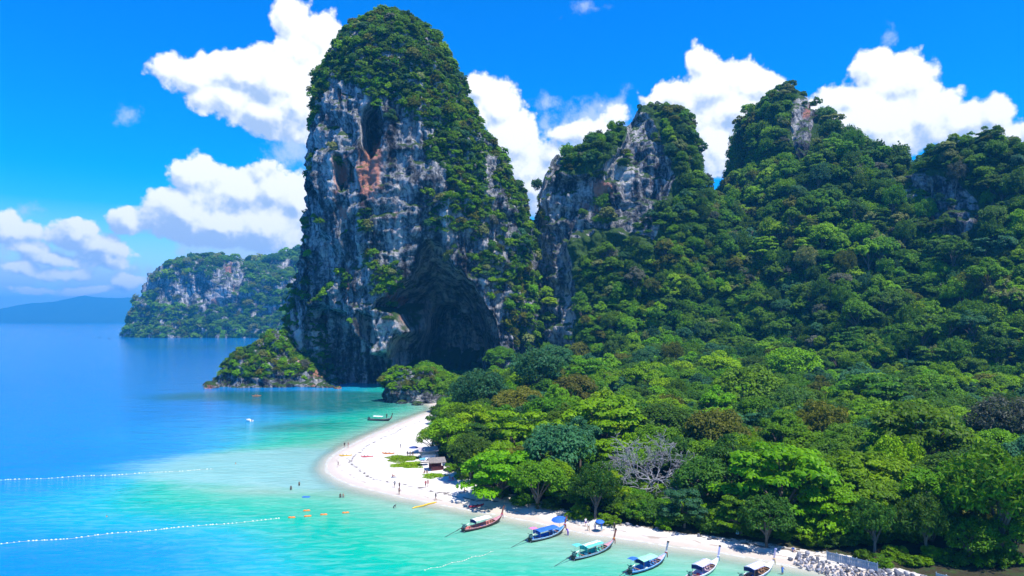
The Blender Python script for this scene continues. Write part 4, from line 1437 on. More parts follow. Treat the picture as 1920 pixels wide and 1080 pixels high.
for k, lab in (('rock_tower', 'bushes and creepers clinging to the great rock tower'), ('rocky_islet', 'bushes growing over the rocky islet'), ('cliff_shoulder', 'bushes on the left shoulder of the great tower'),
               ('shore_outcrop', 'bushes on top of the shore outcrop'), ('headland', 'woods on the distant headland'), ('headland_hill', 'woods on the hill behind the headland')):
    P, N, R = SHRUB[k]
    rs = np.random.RandomState(len(P))
    Q = P + N * R[:, None] * np.array([0.15, 0.15, 0.0]); Q[:, 2] -= R * 0.35
    nz = fbm(P * (0.03 if 'head' not in k else 0.006), 2)
    tint = np.where(nz > 0.1, rs.choice([3, 3, 0, 4], len(P)), rs.choice([0, 0, 1, 2, 3], len(P)))
    tint = np.where(rs.uniform(size=len(P)) < 0.07, rs.choice([4, 5, 6], len(P)), tint)
    mass('shrubbery', lab, SHRUB_COL, 14, Q, R, rs.uniform(0.85, 1.45, len(P)), tint * 2 + rs.randint(0, 2, len(P)), 0.3)

# ------------------------------------------------------------------ small mesh builder
class MB:
    def __init__(self):
        self.v = []; self.f = []
    def add(self, V, Fc):
        o = len(self.v)
        self.v.extend([tuple(map(float, p)) for p in V]); self.f.extend([tuple(i + o for i in q) for q in Fc])
        return self
    def box(self, c, s, rot=(0, 0, 0), taper=1.0, bev=0.12):
        """box with chamfered long edges"""
        m = Euler(rot).to_matrix(); hx, hy, hz = s[0] / 2, s[1] / 2, s[2] / 2
        b = min(hx, hy, hz) * bev * 2
        ring = [(hx - b, -hy), (hx, -hy + b), (hx, hy - b), (hx - b, hy), (-hx + b, hy), (-hx, hy - b), (-hx, -hy + b), (-hx + b, -hy)]
        V = []
        for (z, k) in ((-hz, 1.0), (hz - b, taper), (hz, taper * (1 - b / max(hx, hy)))):
            V += [m @ Vector((x * k, y * k, z)) + Vector(c) for x, y in ring]
        n = 8
        Fc = [tuple(range(n))[::-1], tuple(range(2 * n, 3 * n))]
        for r in range(2):
            Fc += [(r * n + j, r * n + (j + 1) % n, (r + 1) * n + (j + 1) % n, (r + 1) * n + j) for j in range(n)]
        return self.add(V, Fc)
    def tube(self, pts, rad, k=6, cap=True):
        pts = [np.array(p, float) for p in pts]
        if not hasattr(rad, '__len__'): rad = [rad] * len(pts)
        V, Fc = tube_np(pts, rad, k)
        if cap:
            Fc = list(Fc) + [tuple(range(k))[::-1], tuple(range(len(V) - k, len(V)))]
        return self.add(V, Fc)
    def lathe(self, prof, c=(0, 0, 0), k=12, rot=None):
        m = Euler(rot).to_matrix() if rot else Matrix.Identity(3)
        V = [m @ Vector((r * math.cos(2 * math.pi * j / k), r * math.sin(2 * math.pi * j / k), z)) + Vector(c) for r, z in prof for j in range(k)]
        Fc = [(i * k + j, i * k + (j + 1) % k, (i + 1) * k + (j + 1) % k, (i + 1) * k + j) for i in range(len(prof) - 1) for j in range(k)]
        Fc += [tuple(range(k))[::-1], tuple(range(len(V) - k, len(V)))]
        return self.add(V, Fc)
    def strip(self, rows):
        """rows of points (same length) joined to a sheet"""
        n = len(rows[0])
        return self.add([p for r in rows for p in r], [(i * n + j, i * n + j + 1, (i + 1) * n + j + 1, (i + 1) * n + j) for i in range(len(rows) - 1) for j in range(n - 1)])
    def slab(self, rows, t):
        """a sheet with thickness t downwards"""
        n = len(rows[0]); m = len(rows)
        dn = [[(p[0], p[1], p[2] - t) for p in r] for r in rows]
        self.strip(rows); self.strip([r[::-1] for r in dn])
        rim = [rows[0][j] for j in range(n)] + [rows[i][n - 1] for i in range(1, m)] + [rows[m - 1][j] for j in range(n - 2, -1, -1)] + [rows[i][0] for i in range(m - 2, 0, -1)]
        low = [(p[0], p[1], p[2] - t) for p in rim]; k = len(rim)
        return self.add(rim + low, [(j, j + k, (j + 1) % k + k, (j + 1) % k) for j in range(k)])
    def mesh(self, name, mat, smooth=False):
        me = bpy.data.meshes.new(name)
        me.from_pydata(self.v, [], self.f)
        if smooth: me.polygons.foreach_set('use_smooth', np.ones(len(me.polygons), bool))
        me.materials.append(mat); me.update(); return me
    def obj(self, name, mat, parent=None, smooth=False, loc=None):
        return new_obj(name, self.mesh(name, mat, smooth), parent, loc)


PAINT = {}
def col(name, c, rough=0.5, **k):
    if name not in PAINT: PAINT[name] = paint(name, c, rough, **k)
    return PAINT[name]


W_DARK = col('tarred_wood', (0.045, 0.032, 0.028), 0.6)
W_MAROON = col('maroon_paint', (0.20, 0.055, 0.06), 0.5)
W_PINK = col('faded_pink_paint', (0.52, 0.26, 0.27), 0.55)
W_BLUE = col('blue_paint', (0.05, 0.20, 0.52), 0.45)
W_SKY = col('pale_blue_paint', (0.30, 0.50, 0.68), 0.5)
W_GREY = col('grey_paint', (0.26, 0.29, 0.34), 0.55)
W_WHITE = col('white_paint', (0.74, 0.74, 0.76), 0.5)
W_LILAC = col('lilac_paint', (0.42, 0.40, 0.66), 0.55)
W_MAUVE = col('mauve_paint', (0.50, 0.38, 0.48), 0.55)
W_WOOD = col('oiled_wood', (0.26, 0.14, 0.08), 0.6)
W_BROWNRED = col('red_brown_wood', (0.24, 0.085, 0.06), 0.6)
C_WHITE = col('white_canvas', (0.80, 0.80, 0.78), 0.8)
C_BLUE = col('blue_canvas', (0.02, 0.13, 0.55), 0.7)
C_TURQ = col('turquoise_canvas', (0.10, 0.56, 0.55), 0.75)
C_GREEN = col('pale_green_canvas', (0.30, 0.66, 0.40), 0.75)
C_LILAC = col('lilac_canvas', (0.46, 0.44, 0.76), 0.75)
C_PINK = col('pink_canvas', (0.72, 0.20, 0.38), 0.75)
C_NAVY = col('navy_canvas', (0.02, 0.05, 0.22), 0.75)
RED = col('red_cloth', (0.55, 0.04, 0.05), 0.7)
ORANGE = col('orange_plastic', (0.75, 0.22, 0.03), 0.45)
YELLOW = col('yellow_plastic', (0.78, 0.46, 0.03), 0.45)
CRIMSON = col('crimson_plastic', (0.62, 0.02, 0.06), 0.4)
CORAL = col('coral_plastic', (0.68, 0.12, 0.12), 0.45)
STEEL = col('dark_steel', (0.06, 0.065, 0.07), 0.4, metallic=0.6)
ALU = col('dull_aluminium', (0.42, 0.43, 0.44), 0.4, metallic=0.7)
GREENP = col('green_engine_paint', (0.04, 0.12, 0.12), 0.45)
FLOATW = col('cream_float', (0.82, 0.78, 0.62), 0.5)


# ------------------------------------------------------------------ long-tail boats
def hull_profile(s):
    kn = [0, .12, .3, .5, .7, .84, .93, 1.0]
    return (np.interp(s, kn, [.60, .78, .93, .98, .84, .56, .30, .05]),
            np.interp(s, kn, [.66, .58, .54, .56, .70, .95, 1.18, 1.45]),
            np.interp(s, kn, [.02, -.22, -.34, -.36, -.32, -.12, .25, 1.00]))


def longtail(label, loc, rz, L, c, seed=1):
    rs = random.Random(seed)
    t = root('longtail_boat', label, 'boat', loc, rz, 'long-tail boats in the bay')
    S = [i / 24 for i in range(25)]
    X = lambda s: (s - 0.5) * L
    def ring(s, inset=0.0, top=0.0, floor=None):
        b, g, k = hull_profile(s); b = max(b - inset, 0.01); g -= top
        half = []
        for f in (0, .25, .5, .72, .88, 1.0):
            y, z = b * f ** 0.62, k + inset + (g - k - inset) * f ** 1.9
            if floor is not None: z = max(z, min(floor, g))
            half.append((y, z))
        return [(X(s), -y, z) for y, z in half[::-1]] + [(X(s), y, z) for y, z in half[1:]]
    m = MB(); m.strip([ring(s) for s in S])
    m.add(ring(0), [tuple(range(11))])
    m.obj('hull', c['hull'], t, True)
    m = MB(); m.strip([ring(s, .05, -.004, .06) for s in S if s <= .97][::-1]); m.obj('lining', c['inside'], t, True)
    for sg in (-1, 1):
        m = MB(); m.tube([(X(s), sg * hull_profile(s)[0], hull_profile(s)[1]) for s in S], [.055] * 25, 6); m.obj('gunwale', c['rail'], t, True)
        m = MB(); m.strip([[(X(s), sg * (hull_profile(s)[0] * .985 + .012), hull_profile(s)[1] - d) for d in (.04, .20)] for s in S]); m.obj('side_stripe', c.get('stripe', c['rail']), t, True)
    fd = [.80, .85, .90, .95, .985]
    m = MB(); m.slab([[(X(s), y * (hull_profile(s)[0] - .05), hull_profile(s)[1] - .03 + .05 * (1 - y * y)) for y in (-1, -.5, 0, .5, 1)] for s in fd], .04); m.obj('foredeck', c['deck'], t)
    for s in (.22, .62, .70, .765):
        b, g, k = hull_profile(s)
        m = MB(); m.box((X(s), 0, g - .12), (.26, 2 * b - .14, .05)); m.obj('bench', c.get('bench', W_WOOD), t)
    # tall raked prow with sashes
    px = [(X(1) - .25, 0, .9), (X(1) + .02, 0, 1.35), (X(1) + .30, 0, 1.95), (X(1) + .52, 0, 2.6), (X(1) + .70, 0, 3.15)]
    m = MB()
    rings = []
    for (x, y, z), w in zip(px, (.12, .11, .10, .10, .12)):
        rings.append([(x - .16, -w, z), (x + .12, -w * .7, z - .05), (x + .12, w * .7, z - .05), (x - .16, w, z), (x - .16, -w, z)])
    m.strip(rings); m.add(rings[-1][:4], [(0, 1, 2, 3)])
    m.obj('prow', c['prow'], t)
    m = MB(); m.box((X(1) + .70, 0, 3.16), (.34, .28, .22), (0, .25, 0)); m.obj('prow_cap', c.get('cap', W_DARK), t)
    for k, cc in enumerate(c.get('sash', (RED,))):
        m = MB(); z = 1.72 - .16 * k; x = X(1) + .17 - .06 * k
        m.tube([(x - .22, 0, z + .03), (x - .1, -.15, z), (x + .14, -.12, z - .04), (x + .18, 0, z - .05), (x + .14, .12, z - .04), (x - .1, .15, z), (x - .22, 0, z + .03)], .055, 5)
        m.strip([[(x + .16, -.10, z - .02), (x + .18, .06, z - .02)], [(x + .26, -.12, z - .5), (x + .28, .05, z - .5)], [(x + .22, -.16, z - .95), (x + .24, 0, z - .95)]])
        m.obj('sash', cc, t)
    # canopy on posts
    x0, x1, hw, zc = X(c.get('c0', .26)), X(c.get('c1', .66)), c.get('cw', .92), c.get('cz', 1.78)
    ys = [-1, -.75, -.4, 0, .4, .75, 1]
    def roof(xa, xb, ya, yb, up, n=5, sag=0.03):
        rows = []
        for i in range(n + 1):
            x = xa + (xb - xa) * i / n
            rows.append([(x, y * hw, zc + .16 * (1 - y * y) + up + sag * math.sin(i * 2.4 + y * 3)) for y in (ya + (yb - ya) * j / 6 for j in range(7))])
        return rows
    m = MB(); m.slab(roof(x0, x1, -1, 1, 0), .035); cano = m.obj('canopy', c['roof'], t, True)
    for (ya, yb, mt) in c.get('panels', ()):
        m = MB(); m.slab(roof(x0 + .05, x1 - .05, ya, yb, .03), .02); m.obj('canopy_panel', mt, cano, True)
    for x in (x0 + .12, (x0 + x1) / 2, x1 - .12):
        for sg in (-1, 1):
            s = x / L + .5
            m = MB(); m.tube([(x, sg * (hull_profile(s)[0] - .06), hull_profile(s)[1] - .05), (x, sg * (hw - .06), zc + .01)], .028, 5); m.obj('canopy_post', c.get('post', W_WOOD), t)
    if 'curtain' in c:
        m = MB(); m.slab([[(x0 - .03 + .06 * math.sin(k), y * hw, zc + .12 * (1 - y * y) - d) for k, y in enumerate(ys)] for d in (0.0, .35, .62)], .02); m.obj('stern_flap', c['curtain'], t)
    # engine swung on the stern with its long shaft
    e = MB(); xe = X(.03)
    e.box((xe, 0, 1.02), (.72, .46, .40)); e.box((xe + .1, 0, 1.30), (.40, .34, .22)); en = e.obj('engine', c.get('engine', GREENP), t)
    m = MB(); m.lathe([(.05, -.05), (.24, -.05), (.24, .05), (.05, .05)], (xe + .44, 0, 1.08), 12, (0, math.pi / 2, 0)); m.obj('flywheel', STEEL, en)
    m = MB(); m.tube([(xe - .1, .22, 1.2), (xe - .1, .36, 1.42), (xe - .35, .40, 1.50)], .055, 7); m.obj('exhaust_pipe', STEEL, en)
    m = MB(); m.tube([(xe, .0, .55), (xe, 0, .84)], .07, 8); m.box((xe, 0, .60), (.5, .8, .10)); m.obj('engine_mount', STEEL, t)
    m = MB(); m.tube([(xe + .3, -.1, 1.2), (xe + 1.0, -.2, 1.42), (xe + 1.35, -.22, 1.42)], .025, 5); m.obj('tiller', ALU, t)
    tx, tz = c.get('tail', (5.2, -.15))
    m = MB(); m.tube([(xe - .3, 0, 1.0), (xe - tx * .35, 0, 1.0 + (tz - 1.0) * .36)], .075, 7); m.tube([(xe - tx * .34, 0, 1.0 + (tz - 1.0) * .35), (xe - tx, 0, tz)], .042, 7)
    sh = m.obj('tail_shaft', STEEL, t)
    m = MB(); m.lathe([(.02, -.08), (.05, 0), (.02, .08)], (xe - tx, 0, tz), 8, (0, math.pi / 2, 0))
    for k in range(3):
        a = k * 2.094
        m.box((xe - tx, .13 * math.cos(a), tz + .13 * math.sin(a)), (.03, .12, .20), (a, .5, 0))
    m.obj('propeller', STEEL, sh)
    m = MB(); m.tube([(xe - .3, -.42, .3), (xe - .55, -.45, .05), (xe - .6, .45, .05), (xe - .3, .42, .3)], .035, 6); m.obj('boarding_step', ALU, t)
    if 'awning' in c:
        ax, az = X(.10), c.get('az', 2.45)
        for sg in (-1, 1):
            m = MB(); m.tube([(ax, sg * .5, .55), (ax, sg * .45, az)], .022, 5); m.obj('awning_pole', ALU, t)
        m = MB(); m.slab([[(ax + u, v, az + .10 * (1 - v * v / .4) - .12 * abs(u)) for v in (-.62, -.3, 0, .3, .62)] for u in (-.75, -.3, .15, .6)], .025); m.obj('awning', c['awning'], t)
    for k, cc in enumerate(c.get('cargo', ())):
        s = .34 + .07 * k
        m = MB(); m.box((X(s), rs.uniform(-.35, .35), .24), (rs.uniform(.35, .7), rs.uniform(.3, .6), rs.uniform(.2, .36)), (0, 0, rs.uniform(-.4, .4)), .9); m.obj('cargo_bundle', cc, t)
    return t


def boat_at(stern, bow, z=0.0):
    a = np.array(G(*stern, z)); b = np.array(G(*bow, z))
    d = b - a
    return ((a[0] + b[0]) / 2, (a[1] + b[1]) / 2, z), math.atan2(d[1], d[0]), float(np.linalg.norm(d))


for lab, st, bw, cfg in [
    ('long-tail boat with plain white canopy and maroon hull beside the crimson kayak', (868, 998), (940, 979),
     dict(hull=W_DARK, inside=col('red_lining', (0.50, 0.16, 0.14)), rail=W_PINK, stripe=W_MAROON, deck=W_PINK, prow=W_BROWNRED, roof=C_WHITE, sash=(RED, C_PINK), cargo=(ORANGE, RED, C_BLUE, C_WHITE), curtain=C_NAVY)),
    ('long-tail boat with bright blue canopy and pink stern awning', (993, 1017), (1058, 999),
     dict(hull=W_DARK, inside=W_BLUE, rail=W_SKY, stripe=W_GREY, deck=W_BLUE, prow=W_BROWNRED, roof=C_BLUE, sash=(C_LILAC, RED), awning=C_PINK, cargo=(C_WHITE, C_NAVY), c0=.20, c1=.74, cw=.98, cz=1.7, curtain=C_BLUE)),
    ('long-tail boat with turquoise canopy striped white and pink foredeck', (1074, 1051), (1150, 1027),
     dict(hull=W_DARK, inside=col('teal_lining', (0.08, 0.45, 0.36)), rail=W_GREY, stripe=W_SKY, deck=W_PINK, prow=W_BROWNRED, roof=C_TURQ, panels=((-.34, .02, C_WHITE), (.28, .62, C_WHITE)), sash=(YELLOW, RED), awning=C_TURQ, cargo=(C_WHITE, RED), curtain=C_TURQ)),
    ('long-tail boat with pale green canopy and blue hull rails', (1180, 1078), (1248, 1053),
     dict(hull=W_DARK, inside=W_BLUE, rail=W_SKY, stripe=W_BLUE, deck=W_MAUVE, prow=W_GREY, cap=W_DARK, roof=C_GREEN, sash=(C_WHITE, RED), awning=C_BLUE, cargo=(C_NAVY, C_WHITE), curtain=C_NAVY)),
    ('white long-tail boat with lilac canopy and dark-tipped prow, cut by the frame', (1292, 1090), (1346, 1062),
     dict(hull=W_GREY, inside=W_MAUVE, rail=W_WHITE, stripe=W_WHITE, deck=W_WHITE, prow=W_LILAC, cap=W_DARK, roof=C_LILAC, panels=((-.3, .4, C_WHITE),), sash=(C_WHITE,), cargo=(CRIMSON, C_LILAC), curtain=C_NAVY)),
    ('white long-tail boat with lilac-and-white canopy nearest the wading man', (1388, 1094), (1450, 1068),
     dict(hull=W_GREY, inside=W_WOOD, rail=W_WHITE, stripe=W_LILAC, deck=W_WHITE, prow=W_MAUVE, cap=W_LILAC, roof=C_LILAC, panels=((-.55, -.1, C_WHITE), (.2, .6, C_WHITE)), sash=(YELLOW,), cargo=(C_LILAC, C_NAVY), curtain=C_NAVY)),
    ('dark long-tail boat with white canopy alone off the far beach', (690, 788), (733, 790),
     dict(hull=W_DARK, inside=W_DARK, rail=W_MAROON, stripe=W_GREY, deck=W_WOOD, prow=W_DARK, roof=C_WHITE, sash=(RED,), cargo=(), tail=(4.5, -.1))),
]:
    loc, rz, L = boat_at(st, bw)
    longtail(lab, loc, rz, max(8.5, min(L, 11.0)), cfg, len(lab))


# ------------------------------------------------------------------ kayaks, floats
def kayak_meshes(Lk=3.7, w=.40):
    m = MB(); rows = []
    for i in range(17):
        s = i / 16; x = (s - .5) * Lk
        b = w * math.sin(math.pi * min(max(s, .015), .985)) ** 0.7; r = .20 * (2 * s - 1) ** 4
        dip = .10 if .30 < s < .72 else 0.0
        rows.append([(x, 0, -.02 + r * .8), (x, -b * .7, .03 + r), (x, -b, .18 + r), (x, -b * .85, .27 + r), (x, -b * .5, .29 + r - dip), (x, 0, .30 + r - dip), (x, b * .5, .29 + r - dip), (x, b * .85, .27 + r), (x, b, .18 + r), (x, b * .7, .03 + r), (x, 0, -.02 + r * .8)])
    m.strip(rows)
    seat = MB(); seat.box((0, 0, .24), (.42, .40, .06)); seat.box((-.20, 0, .40), (.06, .40, .30), (0, -.2, 0))
    return m, seat


KM, KS = kayak_meshes()
KMESH = {}
def kayak(label, px, py, rz, mat, afloat=False, scale=1.0):
    if mat.name not in KMESH: KMESH[mat.name] = KM.mesh('kayak_hull', mat, True)
    x, y, z = on_beach(px, py)
    t = root('kayak', label, 'kayak', (x, y, z - .05 if afloat else z + .01), rz, 'kayaks on the beach and in the bay', (scale,) * 3)
    new_obj('hull', KMESH[mat.name], t)
    sm = bpy.data.meshes.get('kayak_seat') or KS.mesh('kayak_seat', col('black_plastic', (0.02, 0.02, 0.022), 0.5))
    for dx in (-.55, .45): new_obj('seat', sm, t, (dx, 0, 0))
    return t


kayak('yellow kayak lying on the sand near the rounded point of the beach', 648, 855, math.radians(4), YELLOW)
kayak('faded coral kayak lying on the sand between yellow and orange kayaks', 688, 857, math.radians(-4), CORAL)
kayak('orange-red kayak lying on the sand beside the green creeper', 728, 851, math.radians(-8), ORANGE)
kayak('crimson kayak at the water edge above the white-roofed boat', 893, 950, math.radians(32), CRIMSON)
kayak('orange kayak afloat with two paddlers off the rocky islet', 481, 743, 0.1, ORANGE, True, 1.25)

_m = MB()
_n = 14
for k in range(_n):
    pass
_m.tube([(-3.4 + 6.8 * k / 13, .12 * math.sin(k * .9), .12) for k in range(14)], [.05] + [.16] * 12 + [.05], 8)
_x, _y, _z = on_beach(796, 948)
tag(_m.obj('swim_boom', YELLOW, None, True), 'long yellow tube float lying across the wet sand', 'float')
bpy.data.objects['swim_boom'].location = (_x, _y, max(_z, 0)); bpy.data.objects['swim_boom'].rotation_euler = (0, 0, math.radians(48))

FL = MB(); FL.lathe([(.02, -.3), (.14, -.24), (.2, -.1), (.2, .1), (.14, .24), (.02, .3)], (0, 0, 0), 8, (0, math.pi / 2, 0))
FLM = FL.mesh('float', FLOATW, True)
FLO = FL.mesh('float_orange', ORANGE, True)


def buoy_line(label, pts, n, size, seed):
    rs = random.Random(seed)
    P = np.array([G(*p) for p in pts])
    l = np.r_[0, np.cumsum(np.linalg.norm(np.diff(P, axis=0), axis=1))]
    t = root('buoy_line', label, 'buoy line', (P[0][0], P[0][1], 0))
    q = lambda u: (np.interp(u * l[-1], l, P[:, 0]) - P[0][0], np.interp(u * l[-1], l, P[:, 1]) - P[0][1] + .35 * math.sin(u * 21), .02)
    m = MB(); m.tube([q(u / 80) for u in range(81)], .03, 4); m.obj('rope', col('rope', (0.45, 0.42, 0.33)), t)
    u = 0.004
    while u < 1:
        x, y, z = q(u)
        o = new_obj('float', FLM, t, (x, y, .06)); o.rotation_euler = (0, 0, rs.uniform(-.5, .9)); k = size * rs.uniform(.8, 1.25); o.scale = (k, k, k)
        u += (1.0 / n) * rs.choice([.55, .7, 1, 1, 1.3, 1.9])


buoy_line('near buoy line of cream floats running out from the swimming area', [(0, 1020.5), (38, 1017), (82, 1013.7), (137, 1009), (196, 1002.6), (258, 997), (323, 990), (361, 988), (412, 983), (460, 978.6), (495, 976), (522, 973)], 62, .54, 3)
buoy_line('far buoy line of small pale floats reaching toward the sandbar', [(0, 900.5), (43, 899), (86, 897), (137, 894), (196, 891.6), (251, 888.5), (285, 886.5), (330, 884), (378, 881), (400, 879.8)], 52, .56, 4)
buoy_line('thin line of white floats beside the boats in the shallows', [(796, 1070), (850, 1056), (890, 1045), (925, 1035)], 22, .32, 6)
for px, py, rz, lab in ((575, 958, .2, 'small orange float lying highest above the other orange floats'), (547, 971, .1, 'orange float at the seaward end of the orange floats'), (577, 968.5, .3, 'pair-length orange float below the highest one'),
                        (607, 965.5, .15, 'orange float midway along the orange floats'), (648, 962, .2, 'orange float closest to the wading couple')):
    x, y = G(px, py)
    m = MB(); m.lathe([(.03, -.75), (.2, -.6), (.24, -.2), (.14, 0), (.24, .2), (.2, .6), (.03, .75)], (0, 0, 0), 9, (0, math.pi / 2, 0))
    o = m.obj('orange_float', ORANGE, None, True, (x, y, .06)); o.rotation_euler = (0, 0, rz); tag(o, lab, 'float', 'orange floats off the beach')
x, y = G(574, 932)
m = MB(); m.slab([[(a, b, .12 - .03 * abs(b)) for b in (-.45, -.2, .2, .45)] for a in (-.8, -.3, .3, .8)], .14)
tag(m.obj('air_mattress', C_BLUE, None, True, (x, y, .0)), 'blue air mattress floating off the point', 'air mattress')
# little craft far out
def small_craft(label, px, py, rz, mats, L=4.0):
    x, y = G(px, py)
    t = root('motor_boat', label, 'boat', (x, y, 0), rz, 'small boats far out in the bay')
    m = MB(); rows = []
    for i in range(9):
        s = i / 8; b = .85 * (1 - max(0, (s - .35) / .65) ** 2.2) + .02; g = .55 + .3 * s * s
        rows.append([((s - .5) * L, -b * .1, -.3), ((s - .5) * L, -b * .8, -.1), ((s - .5) * L, -b, g), ((s - .5) * L, -b * .8, g - .05), ((s - .5) * L, 0, .15 + .35 * max(0, s - .5)), ((s - .5) * L, b * .8, g - .05), ((s - .5) * L, b, g), ((s - .5) * L, b * .8, -.1), ((s - .5) * L, b * .1, -.3)])
    m.strip(rows); m.add(rows[0], [tuple(range(9))]); m.obj('hull', mats[0], t)
    m = MB(); m.box((.1, 0, .75), (L * .22, .9, .5), (0, 0, 0), .75); m.obj('console', mats[1], t)
    m = MB(); m.box((-L * .5 - .1, 0, .6), (.3, .35, .7), (0, .1, 0), .8); m.obj('outboard_motor', STEEL, t)


small_craft('small white speedboat on the blue water off the islet', 467, 790, 2.5, (W_WHITE, W_WHITE), 3.6)
for px, py, s, lab in ((176, 632, 4, 'tiny dark boat farthest left of the distant boats'), (187, 633.5, 5, 'tiny dark boat with raised cabin among the distant boats'), (205, 635.5, 5, 'tiny dark boat closest to the headland')):
    small_craft(lab, px, py, .3, (W_DARK, W_WHITE if px == 176 else W_DARK), s)

# ------------------------------------------------------------------ people
SKIN = col('fair_skin', (0.42, 0.24, 0.16), 0.55, var=.1)  # lighter of the two skin tones
TAN = col('tanned_skin', (0.24, 0.12, 0.075), 0.55, var=.1)
HAIR = col('dark_hair', (0.02, 0.015, 0.012), 0.6)
BLACK = col('black_cloth', (0.018, 0.018, 0.022), 0.8)
VIOLET = col('violet_cloth', (0.14, 0.06, 0.36), 0.8)
AQUA = col('light_blue_cloth', (0.25, 0.55, 0.72), 0.8)
BLUEC = col('blue_cloth', (0.03, 0.13, 0.48), 0.8)
GREYC = col('grey_cloth', (0.25, 0.26, 0.28), 0.8)
WHITEC = col('white_cloth', (0.78, 0.77, 0.75), 0.8)
KHAKI = col('khaki_cloth', (0.34, 0.26, 0.16), 0.8)
REDC = col('red_shirt_cloth', (0.52, 0.05, 0.06), 0.8)

BASE = dict(pelvis=(0, 0, .93), spine=(0, 0, 1.12), chest=(0, 0, 1.32), neck=(0, .0, 1.46), chin=(0, .015, 1.53), head=(0, .012, 1.60), crown=(0, .0, 1.68))
for sg, n in ((-1, 'l'), (1, 'r')):
    BASE.update({n + 'sho': (sg * .17, 0, 1.40), n + 'elb': (sg * .235, -.02, 1.13), n + 'wri': (sg * .25, .06, .90), n + 'pal': (sg * .252, .085, .83),
                 n + 'hip': (sg * .09, 0, .89), n + 'kne': (sg * .10, .015, .50), n + 'ank': (sg * .10, -.02, .09), n + 'toe': (sg * .115, .14, .035)})
RAD = dict(pelvis=.125, spine=.115, chest=.135, neck=.052, chin=.066, head=.088, crown=.066, sho=.062, elb=.043, wri=.030, pal=.036, hip=.092, kne=.058, ank=.040, toe=.034)


def pose(**k):
    p = dict(BASE); p.update(k); return p


def shift(p, names, d):
    for n in names: p[n] = tuple(a + b for a, b in zip(p[n], d))
    return p


POSES = {
    'standing': pose(),
    'walking': pose(lkne=(-.10, .16, .52), lank=(-.10, .22, .10), ltoe=(-.11, .38, .06), rkne=(.10, -.02, .50), rank=(.10, -.26, .13), rtoe=(.11, -.12, .035), lelb=(-.24, -.10, 1.15), lwri=(-.25, -.10, .93), lpal=(-.25, -.09, .86), relb=(.24, .06, 1.14), rwri=(.24, .20, .97), rpal=(.24, .26, .92)),
    'reaching': pose(relb=(.33, .10, 1.52), rwri=(.36, .18, 1.76), rpal=(.36, .20, 1.83), lelb=(-.30, .10, 1.20), lwri=(-.22, .28, 1.20), lpal=(-.18, .34, 1.20)),
    'bending': pose(spine=(0, .10, 1.08), chest=(0, .28, 1.20), neck=(0, .40, 1.27), chin=(0, .47, 1.30), head=(0, .50, 1.35), crown=(0, .53, 1.43), lsho=(-.17, .32, 1.26), rsho=(.17, .32, 1.26), lelb=(-.2, .40, .98), relb=(.2, .40, .98), lwri=(-.18, .50, .78), rwri=(.18, .50, .78), lpal=(-.17, .52, .71), rpal=(.17, .52, .71)),
    'sitting': pose(pelvis=(0, 0, .12), spine=(0, -.06, .32), chest=(0, -.07, .52), neck=(0, -.03, .66), chin=(0, 0, .73), head=(0, 0, .80), crown=(0, -.01, .88), lsho=(-.17, -.06, .60), rsho=(.17, -.06, .60), lelb=(-.24, -.02, .34), relb=(.24, -.02, .34), lwri=(-.18, .18, .36), rwri=(.18, .18, .36), lpal=(-.15, .25, .38), rpal=(.15, .25, .38),
                    lhip=(-.09, .02, .11), rhip=(.09, .02, .11), lkne=(-.12, .40, .42), rkne=(.12, .42, .38), lank=(-.11, .62, .07), rank=(.11, .68, .07), ltoe=(-.12, .78, .05), rtoe=(.12, .84, .05)),
}
FINGERS = [(-.022, .02, -.085), (-.008, .026, -.098), (.008, .026, -.092), (.022, .02, -.074)]
BODY = {}


